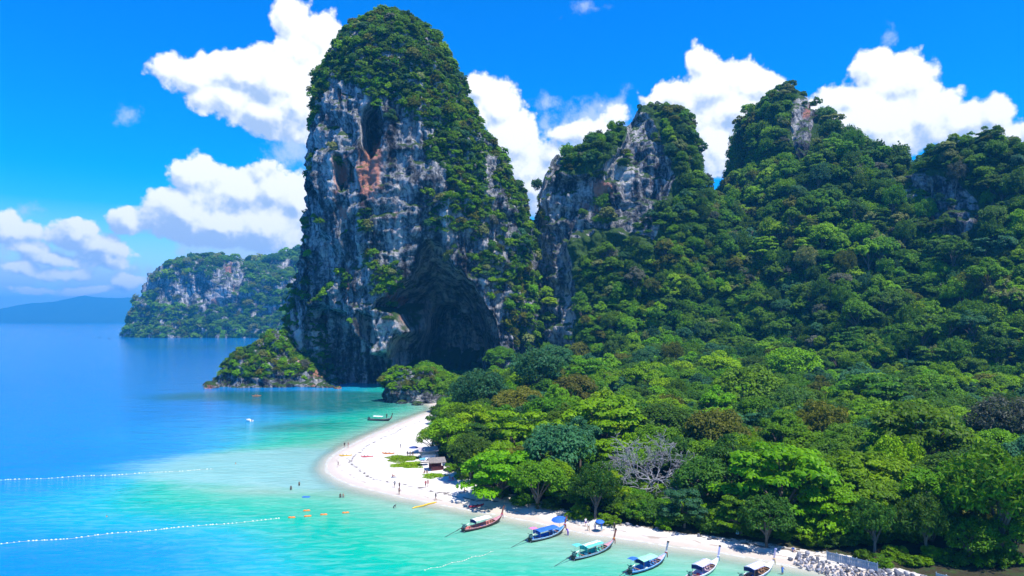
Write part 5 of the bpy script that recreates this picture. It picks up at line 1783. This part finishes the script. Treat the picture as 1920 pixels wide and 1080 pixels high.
def person_meshes(pname):
    if pname in BODY: return BODY[pname]
    p = POSES[pname]
    names, verts, rad, edges, bone = [], [], [], [], []
    def v(n, co, r):
        names.append(n); verts.append(co); rad.append(r); return len(names) - 1
    idx = {n: v(n, co, RAD[n if n in RAD else n[1:]]) for n, co in p.items()}
    def e(a, b, tg): edges.append((a, b)); bone.append(tg)
    for a, b, tg in (('pelvis', 'spine', 'trunk'), ('spine', 'chest', 'top'), ('chest', 'neck', 'top'), ('neck', 'chin', 'head'), ('chin', 'head', 'head'), ('head', 'crown', 'hair')):
        e(idx[a], idx[b], tg)
    for s in 'lr':
        for a, b, tg in (('chest', s + 'sho', 'top'), (s + 'sho', s + 'elb', 'sleeve'), (s + 'elb', s + 'wri', 'arm'), (s + 'wri', s + 'pal', 'hand'), ('pelvis', s + 'hip', 'hips'), (s + 'hip', s + 'kne', 'thigh'), (s + 'kne', s + 'ank', 'shin'), (s + 'ank', s + 'toe', 'foot')):
            e(idx[a], idx[b], tg)
        w = np.array(p[s + 'wri']); pl = np.array(p[s + 'pal']); d = pl - w; d /= np.linalg.norm(d)
        side = np.cross(d, (0, 1, 0.01)); side /= np.linalg.norm(side); nrm = np.cross(side, d)
        for k, (u, bend, ln) in enumerate(FINGERS):
            a = v('f', tuple(pl + side * u - d * ln * .5 + nrm * bend * .3), .010); b = v('f', tuple(pl + side * u * 1.15 - d * ln + nrm * bend), .008)
            e(idx[s + 'pal'], a, 'hand'); e(a, b, 'hand')
        a = v('t', tuple(w * .4 + pl * .6 + side * .035), .011); b = v('t', tuple(pl + side * .058 + d * .03), .009); e(idx[s + 'pal'], a, 'hand'); e(a, b, 'hand')
    nose = v('nose', tuple(np.array(p['head']) + (0, .098, -.02)), .014); e(idx['head'], nose, 'face')
    for sg in (-1, 1):
        ear = v('ear', tuple(np.array(p['head']) + (sg * .088, 0, -.01)), .016); e(idx['head'], ear, 'face')
    me = bpy.data.meshes.new('body_cage'); me.from_pydata(verts, edges, [])
    o = bpy.data.objects.new('body_cage', me); C.objects.link(o)
    md = o.modifiers.new('skin', 'SKIN'); md.use_smooth_shade = True; md.branch_smoothing = 0.6
    for i, r in enumerate(rad):
        sv = me.skin_vertices[0].data[i]
        flat = 1.25 if names[i] in ('pelvis', 'spine', 'chest') else 1.0
        sv.radius = (r * flat, r / flat ** .5); sv.use_root = (names[i] == 'pelvis')
    sd = o.modifiers.new('smooth', 'SUBSURF'); sd.levels = 1; sd.render_levels = 1
    dg = bpy.context.evaluated_depsgraph_get(); dg.update()
    body = bpy.data.meshes.new_from_object(o.evaluated_get(dg))
    body.name = 'person_body'
    bpy.data.objects.remove(o)
    nv = len(body.vertices); co = np.empty(nv * 3); body.vertices.foreach_get('co', co); co = co.reshape(-1, 3)
    no = np.empty(nv * 3); body.vertices.foreach_get('normal', no); no = no.reshape(-1, 3)
    fl = [tuple(f.vertices) for f in body.polygons]
    fc = np.array([co[list(f)].mean(0) for f in fl])
    A = np.array([verts[a] for a, b in edges]); B = np.array([verts[b] for a, b in edges])
    ab = B - A; t = np.clip(((fc[:, None] - A[None]) * ab[None]).sum(-1) / ((ab ** 2).sum(-1)[None] + 1e-9), 0, 1)
    dd = np.linalg.norm(fc[:, None] - (A[None] + t[..., None] * ab[None]), axis=-1)
    near = dd.argmin(1); tags = np.array(bone)[near]; tt = t[np.arange(len(fc)), near]
    def cloth(sel, off):
        fs = [fl[i] for i in np.nonzero(sel)[0]]
        used = sorted({i for f in fs for i in f}); mp = {i: k for k, i in enumerate(used)}
        m = MB(); m.add(co[used] + no[used] * off, [tuple(mp[i] for i in f) for f in fs]); return m
    hd = np.array(p['head'])
    BODY[pname] = (body, dict(
        shorts=cloth((tags == 'hips') | ((tags == 'thigh') & (tt < .55)) | ((tags == 'trunk') & (tt < .35)), .016),
        trousers=cloth((tags == 'hips') | (tags == 'thigh') | ((tags == 'shin') & (tt < .9)) | ((tags == 'trunk') & (tt < .35)), .016),
        shirt=cloth((tags == 'top') | ((tags == 'trunk') & (tt > .2)) | ((tags == 'sleeve') & (tt < .6)), .018),
        swim_top=cloth((tags == 'top') & (fc[:, 2] < np.array(p['chest'])[2] + .05), .012),
        hair=cloth(((tags == 'hair') | ((tags == 'head') & (fc[:, 1] < hd[1] - .02) & (fc[:, 2] > hd[2] - .09))), .018)))
    return BODY[pname]


SKINNED = {}
CLOTH = {}
def person(label, px, py, pname, wear, rz=0.0, skin=None, sink=0.0, at=None, group=None, size=1.0):
    """wear: {garment: material}; sink: how deep the figure stands in the water"""
    body, cl = person_meshes(pname)
    x, y, z = at if at else on_beach(px, py)
    t = root('person', label, 'person', (x, y, z - sink), rz, group, (size,) * 3)
    sk = skin or SKIN
    key = (pname, sk.name)
    if key not in SKINNED:
        b = body.copy(); b.materials.clear(); b.materials.append(sk); SKINNED[key] = b
    bo = new_obj('body', SKINNED[key], t)
    wear = dict(wear); wear.setdefault('hair', HAIR)
    for g, mt in wear.items():
        if g == 'dress':
            ck = (pname, g, mt.name)
            if ck not in CLOTH:
                m = MB(); m.lathe([(.15, 1.40), (.17, 1.25), (.15, 1.05), (.22, .80), (.30, .45), (.33, .30)], (0, 0, 0), 12); CLOTH[ck] = m.mesh('dress', mt, True)
            new_obj('dress', CLOTH[ck], t); continue
        ck = (pname, g, mt.name)
        if ck not in CLOTH: CLOTH[ck] = cl[g].mesh(g, mt, True)
        new_obj(g, CLOTH[ck], t)
    return t


R_ = math.radians
person('person in black standing at the far waterline near the yellow kayak', 646, 839, 'standing', dict(shorts=BLACK, shirt=BLACK), R_(200))
person('person with bare back beside the black-clad one at the far waterline', 653, 839, 'walking', dict(shorts=W_PINK), R_(160))
person('person in black standing below the yellow kayak at the point', 634, 876, 'standing', dict(shorts=BLACK, shirt=BLACK), R_(100))
person('person in grey bending over on the sand below the yellow kayak', 660, 866, 'bending', dict(shorts=GREYC, shirt=GREYC), R_(250))
person('tiny person standing alone on the sand above the orange-red kayak', 751, 841, 'standing', dict(shorts=GREYC, shirt=GREYC), 0, None, 0, None, None, .9)
person('person in red swimwear sitting on the open sand below the creeper', 736, 894, 'sitting', dict(shorts=REDC, swim_top=REDC), R_(260))
person('person in grey top walking along the tide mark', 740, 914, 'walking', dict(shirt=GREYC, shorts=BLACK), R_(170))
person('person in dark swimwear walking just behind another bather', 749, 917, 'standing', dict(shorts=BLACK, swim_top=BLACK), R_(150), TAN)
person('person in dark swimwear at the swash below a walking pair', 748.5, 927, 'walking', dict(shorts=BLACK), R_(180), TAN)
person('left one of two people sitting on towels above the small creeper patch', 796, 887, 'sitting', dict(shorts=BLACK, swim_top=BLACK), R_(170))
person('right one of two people sitting on towels above the small creeper patch', 800.5, 887, 'sitting', dict(shorts=BLACK, swim_top=BLACK), R_(190))
person('person in red shirt and black shorts walking below the small creeper patch', 798, 914, 'walking', dict(shirt=REDC, shorts=BLACK), R_(160))
person('person in red swimwear walking beside the red-shirted one', 802.5, 912, 'walking', dict(shorts=REDC, swim_top=REDC), R_(150))
person('slim person in black walking where wet sand meets dry', 817, 938, 'walking', dict(shirt=BLACK, shorts=BLACK), R_(120), TAN)
person('sunbather sitting at the tip of the tree shade', 871, 922, 'sitting', dict(shorts=KHAKI), R_(250))
person('person in pink sitting in tree shade by the small creeper patch', 843, 898, 'sitting', dict(shorts=C_PINK, swim_top=C_PINK), R_(220))
person('person in red sitting in tree shade by the small creeper patch', 849, 900, 'sitting', dict(shorts=REDC, shirt=REDC), R_(200))
person('person sitting in shade under the low branches with white shirt', 880, 896, 'sitting', dict(shorts=REDC, shirt=WHITEC), R_(200))
for k, (px, ln) in enumerate(((764, 'leftmost'), (769, 'middle'), (774, 'rightmost'))):
    person('%s of three people standing behind the large creeper patch' % ln, px, 856.5, 'standing', dict(shirt=BLACK if k != 1 else KHAKI, shorts=KHAKI), R_(180 + 20 * k))
person('wading person left of the pair off the sandbar', 545.5, 919, 'standing', dict(shorts=BLACK, swim_top=BLACK), R_(200), TAN, .55)
person('wading person right of the pair off the sandbar', 561, 911, 'standing', dict(shorts=BLACK), R_(160), TAN, .55)
person('left one of the couple wading waist-deep', 638, 933, 'standing', dict(shorts=BLACK, swim_top=BLACK), R_(190), TAN, .65)
person('right one of the couple wading waist-deep', 643.5, 933, 'standing', dict(shorts=GREYC), R_(170), None, .65)
person('bather crouched in the shallows below the walking trio', 738, 953, 'bending', dict(shorts=BLACK, shirt=BLACK), R_(280), TAN, .6)
person('lone swimmer out between the two buoy lines', 200, 969, 'standing', {}, R_(90), None, 1.30)
person('swimmer by the inner end of the far buoy line', 442, 870, 'standing', {}, R_(90), None, 1.15)
person('person in white top with purple skirt in the group beneath the trees', 1098, 987, 'standing', dict(shirt=WHITEC, shorts=VIOLET), R_(200))
person('person with khaki skirt foremost in the group beside the blue boat', 1103.5, 995, 'walking', dict(shirt=WHITEC, trousers=KHAKI), R_(190))
person('person in white with blue trousers bending beside the blue umbrella', 1116, 994, 'bending', dict(shirt=WHITEC, trousers=BLUEC), R_(160))
UMB = person('person in teal trousers holding a blue umbrella', 1128, 996, 'reaching', dict(shirt=BLUEC, trousers=AQUA), R_(200))
person('person in black standing between the turquoise boat prow and the trees', 1152, 996, 'standing', dict(shirt=BLACK, trousers=BLACK), R_(170))
person('woman in long light-blue dress standing in the tree shade', 1383, 1004, 'standing', dict(dress=AQUA), R_(190))
person('man in blue shirt wading with pink bag beside the last boat', 1467, 1077, 'reaching', dict(shirt=BLUEC, shorts=BLUEC), R_(200), TAN, .35)
person('person in violet standing in water at the bow of the blue boat', 1065, 1003, 'bending', dict(shirt=VIOLET, trousers=VIOLET), R_(30), None, .25)
person('bare-armed man reaching up to the big blue parasol', 1060, 990, 'reaching', dict(shorts=KHAKI), R_(60), SKIN, 0)
person('person in blue sitting in shade near the boulder bank', 1487, 1034, 'sitting', dict(shirt=BLUEC, shorts=BLUEC), R_(180))
bx, by, bz = boat_at((690, 788), (733, 790))[0]
person('boatman in black standing in the bow of the lone dark boat', 0, 0, 'standing', dict(shirt=BLACK, trousers=BLACK), R_(180), TAN, 0, (bx + 2.9, by, .95), None, 1.15)
kx, ky, _ = on_beach(481, 743)
person('front paddler of the orange kayak off the islet', 0, 0, 'sitting', dict(shirt=ORANGE, shorts=BLACK), R_(-90), None, 0, (kx + .5, ky, .22))
person('rear paddler of the orange kayak off the islet', 0, 0, 'sitting', dict(shirt=ORANGE, shorts=BLACK), R_(-90), TAN, 0, (kx - .6, ky, .22))


# ------------------------------------------------------------------ parasols, huts, creeper, fences, stones
def parasol(name, label, loc, R, h, mat, tilt=(0, 0, 0), foot=True):
    t = root(name, label, 'umbrella', loc); t.rotation_euler = tilt
    m = MB(); V = [(0, 0, h)]; n = 8
    prof = [(.35, .93), (.7, .80), (1.0, .58)]
    for r, z in prof:
        for k in range(2 * n):
            a = math.pi * k / n; rr = r * R * (1.0 if k % 2 == 0 else .965)
            V.append((rr * math.cos(a), rr * math.sin(a), h - (1 - z) * R * .75))
    Fc = [(0, 1 + k, 1 + (k + 1) % (2 * n)) for k in range(2 * n)]
    for i in range(2):
        Fc += [(1 + i * 2 * n + k, 1 + (i + 1) * 2 * n + k, 1 + (i + 1) * 2 * n + (k + 1) % (2 * n), 1 + i * 2 * n + (k + 1) % (2 * n)) for k in range(2 * n)]
    m.add(V, Fc); m.obj('cloth', mat, t)
    m = MB(); m.tube([(0, 0, 0 if foot else h - 1.0), (0, 0, h + .05)], .025, 6); m.obj('pole', ALU, t)
    for k in range(n):
        a = 2 * math.pi * k / n
        m = MB(); m.tube([(0, 0, h - .03), (R * .97 * math.cos(a), R * .97 * math.sin(a), h - .42 * R * .75 - .01)], .008, 4); m.obj('rib', ALU, t)
    return t


x, y, z = on_beach(1050, 994)
parasol('parasol', 'large round bright blue parasol beside the blue-canopied boat', (x, y, z), 1.55, 2.6, C_BLUE, (R_(8), R_(-4), 0))
ul = UMB.location
parasol('umbrella', 'small blue umbrella held over the group by the trees', (ul.x - .33, ul.y + .1, ul.z + .4), .85, 1.75, C_BLUE, (R_(10), 0, 0), False)
x, y, z = on_beach(776, 850)
parasol('parasol', 'dark navy parasol behind the creeper beside the lean-to roof', (x, y, z), 1.5, 2.1, C_NAVY)
x, y, z = on_beach(828, 886)

THATCH = col('grey_thatch', (0.22, 0.19, 0.17), 0.9, var=.5, scale=6)
TIN = col('weathered_tin', (0.42, 0.36, 0.38), 0.5, var=.35, scale=2)
POST = col('hut_timber', (0.12, 0.07, 0.05), 0.8)


def hut(label, px, py, w, d, h, roofm, wallm, rz, style):
    x, y, z = on_beach(px, py)
    t = root('beach_hut', label, 'hut', (x, y, z), rz)
    for sx in (-1, 1):
        for sy in (-1, 1):
            m = MB(); m.tube([(sx * w * .45, sy * d * .45, -.2), (sx * w * .45, sy * d * .45, h)], .06, 6); m.obj('post', POST, t)
    if style == 'gable':
        for sg in (-1, 1):
            m = MB(); m.slab([[(u * w * .62, sg * v * d * .68, h + .95 - v * 1.05 + .03 * math.sin(u * 9 + v * 5)) for v in (0, .35, .7, 1.0)][::sg] for u in (-1, -.5, 0, .5, 1)], .10); m.obj('roof', roofm, t)
    else:
        m = MB(); m.slab([[(u * w * .6, v * d * .65, h + .35 * v + .15 + .03 * math.sin(u * 12)) for v in (-1, -.3, .3, 1)] for u in (-1, -.6, -.2, .2, .6, 1)], .05); m.obj('roof', roofm, t)
    m = MB(); m.box((0, d * .42, h * .45), (w * .9, .08, h * .9)); m.obj('back_wall', wallm, t)
    m = MB(); m.box((0, -d * .40, .5), (w * .9, .12, 1.0)); m.box((0, -d * .42, 1.03), (w * .96, .45, .06)); m.obj('counter', wallm, t)
    m = MB(); m.box((w * .25, -d * .1, .35), (.6, .5, .7)); m.obj('cool_box', col('cool_box_red', (0.45, 0.05, 0.05)), t)


hut('thatched beach bar with dark red counter under the trees', 818, 880, 3.6, 2.8, 2.2, THATCH, col('dark_red_boards', (0.16, 0.03, 0.04)), R_(20), 'gable')
hut('lean-to kiosk with pale weathered roof behind the creeper', 803, 858, 4.6, 2.6, 2.3, TIN, WHITEC, R_(12), 'lean')
x, y, z = on_beach(796, 872)
t = root('market_stall', 'little stall under teal and white tarpaulin between creeper and thatched bar', 'stall', (x, y, z), R_(15))
for sx, sy in ((-1, -1), (1, -1), (1, 1), (-1, 1)):
    m = MB(); m.tube([(sx * 1.2, sy * .9, -.1), (sx * 1.2, sy * .9, 1.7)], .03, 5); m.obj('pole', ALU, t)
m = MB(); m.slab([[(u, v, 1.75 + .2 * (1 - v * v) - .06 * abs(u)) for v in (-1.1, -.5, 0, .5, 1.1)] for u in (-1.4, -.7, 0, .2)], .03); m.obj('tarpaulin', col('teal_tarp', (0.12, 0.36, 0.42)), t)
m = MB(); m.slab([[(u, v, 1.70 + .2 * (1 - v * v)) for v in (-1.1, -.5, 0, .5, 1.1)] for u in (.22, .8, 1.4)], .03); m.obj('tarpaulin', C_WHITE, t)
m = MB(); m.box((0, 0, .75), (2.0, 1.0, .06)); m.obj('table_top', W_WOOD, t)
for px, py, lab, mt in ((803, 888, 'pale towel under the two people sitting above the small creeper', C_WHITE), (846, 901, 'pink mat in the tree shade by the small creeper patch', C_PINK), (867, 923.5, 'dark sheet as the shadow of the sunbather at the tip of the shade', GREYC), (740, 895, 'thin grey sheet as the shadow of the red-clad sitter on open sand', GREYC)):
    x, y, z = on_beach(px, py)
    m = MB(); m.slab([[(u, v, .045 + .015 * math.sin(u * 7 + v * 9)) for v in (-.35, 0, .35)] for u in (-.9, -.3, .3, .9)], .03)
    o = m.obj('beach_mat', mt, None, True, (x, y, z)); o.rotation_euler = (0, 0, .4); tag(o, lab, 'mat')  # the two grey sheets stand in for the sitters' cast shadows


def creeper(label, px0, px1, py0, py1, seed, dens):
    """a patch of beach creeper: thousands of small leaves over the sand"""
    rs = np.random.RandomState(seed)
    P = []
    xa, ya = G((px0 + px1) / 2, (py0 + py1) / 2, 1.0)
    n = dens
    a = rs.uniform(0, 2 * math.pi, n); r = np.sqrt(rs.uniform(0, 1, n)) * (1 + .22 * np.sin(a * 3 + seed) + .12 * np.sin(a * 7 + 2))
    px = (px0 + px1) / 2 + r * np.cos(a) * (px1 - px0) / 2; py = (py0 + py1) / 2 + r * np.sin(a) * (py1 - py0) / 2
    z0 = 0.9
    x, y = F * 0 + (px - 960) / F * (F * (CAMH - z0) / (py - HORIZON)), F * (CAMH - z0) / (py - HORIZON)
    z = beach_h(x, y) + rs.uniform(.03, .38, n) * (1.05 - r.clip(0, 1))
    Pn = np.stack([x, y, z], 1)
    N = np.array([0, 0, 1.0]) + rs.normal(size=(n, 3)) * .35; N /= np.linalg.norm(N, axis=1)[:, None]
    U = np.cross(N, rs.normal(size=(n, 3))); U /= np.linalg.norm(U, axis=1)[:, None]; W = np.cross(N, U)
    s = rs.uniform(.10, .22, n)[:, None]
    V = np.stack([Pn - U * s, Pn + W * s * .8, Pn + U * s, Pn - W * s * .8], 1).reshape(-1, 3)
    me = mesh_np('ground_cover', V, np.arange(n * 4).reshape(-1, 4), LEAF['lime'], False)
    fattr(me, 'leaf_tone', rs.uniform(.2, 1, n), 'FACE')
    tag(new_obj('ground_cover', me), label, kind='stuff')


creeper('bright green creeper patch nearest the kayaks', 722, 788, 855, 868, 2, 4200)
creeper('bright green creeper patch just below the larger one', 735, 796, 868, 879, 5, 3600)
creeper('thin creeper patch in front of the thatched bar', 790, 836, 888, 897, 8, 1500)

FENCE = col('blue_grey_boards', (0.30, 0.38, 0.46), 0.7, var=.35, scale=1.5)


def fence(label, a, b, h, n):
    A, B = np.array(a), np.array(b)
    d = B - A; L = np.linalg.norm(d); rz = math.atan2(d[1], d[0])
    z = max(beach_z(*a), beach_z(*b), 0.5)
    t = root('plank_fence', label, 'fence', (A[0], A[1], z), rz)
    w = L / n
    pm = MB(); pm.box((0, 0, h / 2), (w * .90, .04, h)); pmesh = pm.mesh('plank', FENCE)
    for k in range(n):
        o = new_obj('plank', pmesh, t, ((k + .5) * w, .0, .02 * math.sin(k * 2.3))); o.rotation_euler = (0, .012 * math.sin(k * 5.1), 0)
    for zz in (.25, .85):
        m = MB(); m.box((L / 2, .05, h * zz), (L, .05, .09)); m.obj('rail', FENCE, t)
    for k in range(0, n + 1, 6):
        m = MB(); m.box((min(k * w, L), .10, h * .55), (.10, .10, h * 1.1)); m.obj('post', W_WHITE if k == 6 else FENCE, t)


fence('blue-grey plank fence in shade behind the left part of the boulder bank', G(1550, 1030, 2.2), G(1645, 1052, 2.2), 1.35, 30)
fence('blue-grey plank fence farther right behind the boulder bank', G(1755, 1070, 2.2), G(1832, 1088, 2.2), 1.35, 24)

STONE_MAT = material('bank_stone', lambda q: principled(q, q.mix(q.n('ShaderNodeObjectInfo').outputs['Random'], (0.10, 0.105, 0.125), (0.34, 0.335, 0.36)), 0.85, 0.2, q.bump(q.noise(q.n('ShaderNodeTexCoord').outputs['Object'], 3.0, 5, 0.65), .6, .1)))


def stone_mesh(seed):
    rs = np.random.RandomState(seed)
    bm = bmesh.new(); bmesh.ops.create_icosphere(bm, subdivisions=1, radius=.5)
    sc = rs.uniform(.65, 1.2, 3)
    for v in bm.verts:
        v.co = Vector(np.array(v.co) * sc * rs.uniform(.78, 1.15))
    me = bpy.data.meshes.new('stone'); bm.to_mesh(me); bm.free(); me.materials.append(STONE_MAT); return me


SM = [stone_mesh(k) for k in range(9)]
STONE_PX = [(1480, 1040), (1510, 1032), (1545, 1046), (1590, 1050), (1650, 1056), (1720, 1072), (1800, 1086), (1800, 1100), (1600, 1092), (1560, 1072), (1525, 1060), (1495, 1054)]
sr = random.Random(12); ns = 0; placed = []
_cand = [(sr.uniform(1478, 1800), sr.uniform(1030, 1092)) for _ in range(2600)]
_ok = poly_sd(np.array(_cand), STONE_PX) > 0
for (px, py), ok in zip(_cand, _ok):
    if not ok or ns >= 285: continue
    s = sr.choice([.45, .55, .6, .7, .8, .95, 1.2]) * .92
    x, y = G(px, py, 1.0)
    if any((x - a) ** 2 + (y - b) ** 2 < ((s + c) * .33) ** 2 for a, b, c in placed): continue
    placed.append((x, y, s)); ns += 1
    o = new_obj('stone', SM[sr.randrange(9)], None, (x, y, beach_z(x, y) + s * .18 + .25 * sr.random()))
    o.rotation_euler = (sr.uniform(0, 6), sr.uniform(0, 6), sr.uniform(0, 6)); o.scale = (s, s, s * .8)
    lb = ('small angular grey boulder' if s < .6 else 'large angular grey boulder' if s > .85 else 'angular grey boulder') + (' at the left end of the bank' if px < 1545 else ' in front of the left plank fence' if px < 1640 else ' between the two plank fences' if px < 1745 else ' in front of the right-hand plank fence') + (', at the sandy edge' if py > 1072 or (px < 1545 and py > 1048) else '')
    tag(o, lb, 'boulder', lb + ' (bank)')
for k, (px, py, s, lab) in enumerate(((1178, 984, 1.1, 'pale rock under the low bushes closest to the umbrella group'), (1196, 988, .9, 'small pale rock beside another under the low bushes'), (1212, 980, 1.5, 'largest pale rock under the low bushes near the dead tree'),
                                      (1232, 992, .9, 'pale rock below the bright low bush, toward the green boat'), (1262, 1004, .8, 'small rock at the shade edge above the green-roofed boat'), (1310, 1006, .9, 'rock in the shade between the green-roofed boat and trees'), (1330, 1012, .7, 'small rock in shade left of the woman in blue'))):
    x, y, z = on_beach(px, py)
    o = new_obj('rock', SM[k % 9], None, (x, y, z + s * .15)); o.scale = (s * 1.3, s, s * .7); o.rotation_euler = (.3 * k, .2, k); tag(o, lab, 'rock')

# fallen stones at the foot of the islet and outcrop
fm = []
for k, (px, py, s, lab) in enumerate(((392, 728, 9, 'low reddish boulder at the seaward tip of the islet'), (404, 722, 6, 'dark boulder perched beside the islet tip'), (470, 727, 8, 'grey boulder under the bushes on the islet front'), (580, 726, 7, 'brown boulder on the islet waterline, left of the last three'), (601, 727, 7, 'pale grey boulder second from the islet right end'), (632, 729, 4.5, 'isolated pinkish boulder at the right end of the islet'), (618, 727, 5, 'grey boulder next to the pinkish end boulder'),
                                      (728, 752, 4.6, 'upright grey rock at the seaward end of the shore outcrop'), (752, 757, 5.0, 'broad grey rock in the middle of the shore outcrop'), (782, 760, 5.5, 'rounded grey rock at the beach end of the shore outcrop'))):
    x, y = G(px, py)
    bm = bmesh.new(); bmesh.ops.create_icosphere(bm, subdivisions=4, radius=1.0)
    co = np.array([v.co for v in bm.verts]); rs = np.random.RandomState(k)
    dsp = 1 + .30 * fbm(co * 1.3 + k * 7, 3) + .22 * (ridged(co * 2.6 + k * 3, 3) - .5)
    hgt = 1.5 if 'upright' in lab else .62
    for v, d in zip(bm.verts, dsp): v.co = Vector((v.co.x * d, v.co.y * d, v.co.z * d * hgt))
    me = bpy.data.meshes.new('boulder'); bm.to_mesh(me); bm.free(); me.materials.append(M_ROCK)
    me.polygons.foreach_set('use_smooth', np.ones(len(me.polygons), bool))
    fattr(me, 'rust', np.full(len(me.vertices), .55 if ('reddish' in lab or 'pinkish' in lab or 'brown' in lab) else 0.0))
    o = new_obj('boulder', me, None, (x, y + s * .3, .1)); o.scale = (s * .5, s * .5, s * .5); tag(o, lab, 'boulder')


# ------------------------------------------------------------------ the bleached dead tree
def bare_tree(label, px, py, wpx, seed):
    hit = DEAD
    x, y, z = hit
    R = wpx / 2 / F * y
    rs = np.random.RandomState(seed)
    t = root('bare_tree', label, 'tree', (x, y, z), 0.3)
    H = 4.0
    m = MB(); m.tube([(0, 0, -.4), (.1, 0, 1.2), (.0, .1, 2.6), (.1, 0, H)], [.42, .34, .30, .26], 8); m.obj('trunk', M_BARE, t, True)
    def grow(mb, p, d, ln, r, lev):
        n = 4; pts = [p]; q = np.array(p, float); dd = np.array(d, float)
        for k in range(n):
            dd = dd + rs.normal(size=3) * .28 + np.array([0, 0, .03]); dd /= np.linalg.norm(dd)
            q = q + dd * ln / n; pts.append(q.copy())
        mb.tube(pts, [max(v, .042) for v in np.linspace(r, r * .55, n + 1)], 4 if lev > 1 else 6)
        if lev >= 4: return
        for k in range(3):
            e = dd + rs.normal(size=3) * np.array([.75, .75, .5]); e /= np.linalg.norm(e)
            grow(mb, pts[-1 - (k % 2)], e, ln * rs.uniform(.62, .85), r * .55, lev + 1)
    for k in range(10):
        a = k * .628 + rs.uniform(-.2, .2); el = rs.uniform(.15, 1.0)
        mb = MB(); grow(mb, (.05, 0, H - rs.uniform(0, 1.4)), (math.cos(a) * math.cos(el), math.sin(a) * math.cos(el), math.sin(el)), R * .60, .17, 0)
        mb.obj('limb', M_BARE, t, True)


bare_tree('bleached leafless tree with tangled grey branches at the beach edge', 1222, 893, 135, 4)
